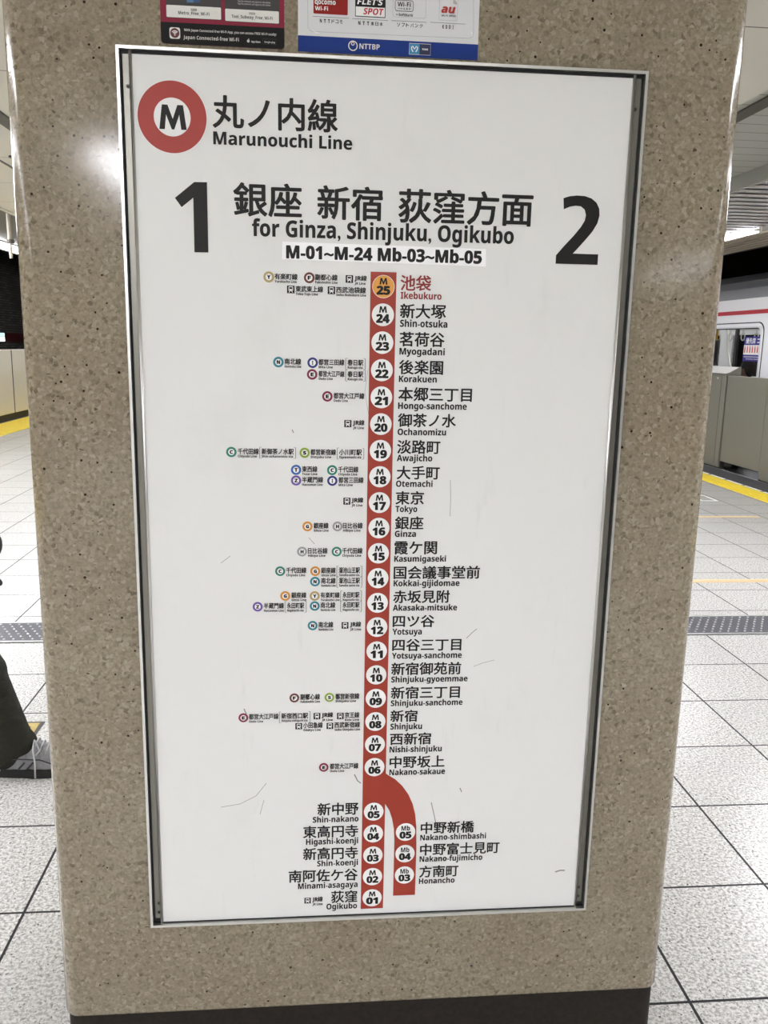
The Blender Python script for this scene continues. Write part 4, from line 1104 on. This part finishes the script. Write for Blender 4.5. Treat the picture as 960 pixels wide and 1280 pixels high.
    if gloves:
        GM = mat('glove_black', (10, 10, 11), .8)
        for s in (-1, 1):
            S = 'l' if s > 0 else 'r'; b = MB(); hand(b, V['wr_' + S], V['hd_' + S] - V['wr_' + S], -sd * s + f * .3, s, .0035)
            remesh(b, .0045, 3).build('glove', GM, root, smooth=True)
    # shoes
    if shoes:
        for s in (-1, 1):
            S = 'l' if s > 0 else 'r'; a = V['ankle_' + S]; tdir = V['toe_' + S] - a; tdir.z += .062
            pitch = math.atan2(tdir.z, math.hypot(tdir.x, tdir.y)) if S != 'r' else 0
            fx = (f * math.cos(pitch) + Vector((0, 0, math.sin(pitch)))); up = sd.cross(fx) * -1
            if up.z < 0: up = -up
            base = a - up * .10 - fx * .075
            P_ = lambda u, v, q: base + fx * u + sd * v + up * q
            out = []
            for k in range(28):
                t_ = k / 28 * math.tau; u = .145 - .15 * math.cos(t_); wv = .040 + .010 * math.sin((u - .02) / .28 * math.pi) * (1 if u > .12 else .4)
                out.append((u, wv * (1 if math.sin(t_) > 0 else -1) * abs(math.sin(t_)) ** .45))
            b = MB(); n = len(out)
            b.add([P_(u, v, .0) for u, v in out] + [P_(u * 1.0, v * 1.04, .016) for u, v in out] + [P_(u, v, .030) for u, v in out],
                  [tuple(range(n))] + [(k + r_ * n, (k + 1) % n + r_ * n, (k + 1) % n + (r_ + 1) * n, k + (r_ + 1) * n) for r_ in (0, 1) for k in range(n)] + [tuple(range(3 * n - 1, 2 * n - 1, -1))])
            sole = b.build('shoe_sole', mat('sole_black', (18, 17, 17), .7), root)
            b = MB()
            for u, wv, ht in ((.035, .036, .10), (.07, .038, .112), (.11, .042, .118), (.15, .044, .118), (.185, .045, .108), (.22, .044, .080), (.25, .038, .055)):
                Mx = Matrix((fx, sd, up)).transposed(); b.ball(P_(u, 0, .030), (.045, wv, ht - .030), 16, 12, Mx)
            um = mat('sneaker_grey', (128, 128, 130), .7, mottle=.12, mscale=90)
            upper = remesh(b, .006, 4).build('shoe_upper', um, root, smooth=True)
            b = MB()
            for k in range(5):
                u = .150 + k * .018; zz = .120 - k * .0085
                b.tube([P_(u, -.034, zz - .022), P_(u + .004, -.016, zz - .003), P_(u + .006, 0, zz + .002), P_(u + .004, .016, zz - .003), P_(u, .034, zz - .022)], .0028, 6)
            b.tube([P_(.145, -.012, .121), P_(.150, -.046, .105), P_(.156, -.052, .06), P_(.155, -.055, .006)], .0030, 6)
            b.tube([P_(.145, -.010, .121), P_(.16, -.034, .118), P_(.172, -.046, .10), P_(.160, -.050, .085)], .0030, 6)
            b.build('shoe_lace', mat('lace_pale', (176, 176, 176), .8), upper, smooth=True)
            b = MB()
            for k in range(2):
                u = .100 + k * .028; b.tube([P_(u, -.0485, .036), P_(u + .020, -.0475, .058)], .0036, 6); b.tube([P_(u, .0475, .034), P_(u + .020, .044, .056)], .0036, 6)
            b.tube([P_(.03, -.041, .066), P_(.10, -.044, .070), P_(.17, -.045, .066), P_(.21, -.046, .05)], .002, 6)
            b.build('shoe_stripe', mat('stripe_dark', (44, 44, 46), .6), upper, smooth=True)
    return root


person('person', dict(hip=(-1.31, 2.86, .92), chest=(-1.27, 2.87, 1.25), neck=(-1.25, 2.87, 1.46), head=(-1.22, 2.87, 1.61),
                      knee_r=(-1.135, 2.735, .50), ankle_r=(-.995, 2.715, .100), toe_r=(-.84, 2.715, .045),
                      knee_l=(-1.39, 2.96, .49), ankle_l=(-1.72, 2.97, .22), toe_l=(-1.60, 2.97, .05),
                      sh_r=(-1.27, 2.68, 1.39), el_r=(-1.215, 2.66, 1.07), wr_r=(-1.050, 2.74, .79), hd_r=(-1.058, 2.745, .69),
                      sh_l=(-1.27, 3.06, 1.39), el_l=(-1.42, 3.10, 1.13), wr_l=(-1.47, 3.10, .88), hd_l=(-1.47, 3.10, .78)),
       (1, 0, 0), 'person walking in olive trousers, dark gloves and grey lace-up sneakers, mostly beyond the left edge', (11, 11, 13), (29, 29, 17), (205, 165, 140), (24, 20, 18), gloves=True)
person('passenger', dict(hip=(5.84, 10.85, 0.460), chest=(5.78, 10.85, 0.900), neck=(5.78, 10.85, 1.080), head=(5.80, 10.85, 1.220),
                         knee_r=(6.25, 10.95, 0.460), ankle_r=(6.25, 10.95, 0.060), toe_r=(6.40, 10.95, 0.000),
                         knee_l=(6.25, 10.75, 0.460), ankle_l=(6.25, 10.75, 0.060), toe_l=(6.40, 10.75, 0.000),
                         sh_r=(5.80, 11.03, 1.020), el_r=(5.90, 11.06, 0.760), wr_r=(6.08, 10.98, 0.580), hd_r=(6.16, 10.93, 0.585),
                         sh_l=(5.80, 10.67, 1.020), el_l=(5.90, 10.64, 0.760), wr_l=(6.08, 10.73, 0.580), hd_l=(6.16, 10.78, 0.585), base=-.05, look=(-.45, .89, 0)),
       (1, 0, 0), 'seated passenger in dark clothes with dark hair behind the train window', (28, 28, 32), (36, 36, 42), (205, 165, 140), (24, 20, 18), shoes=False, vox=.012)
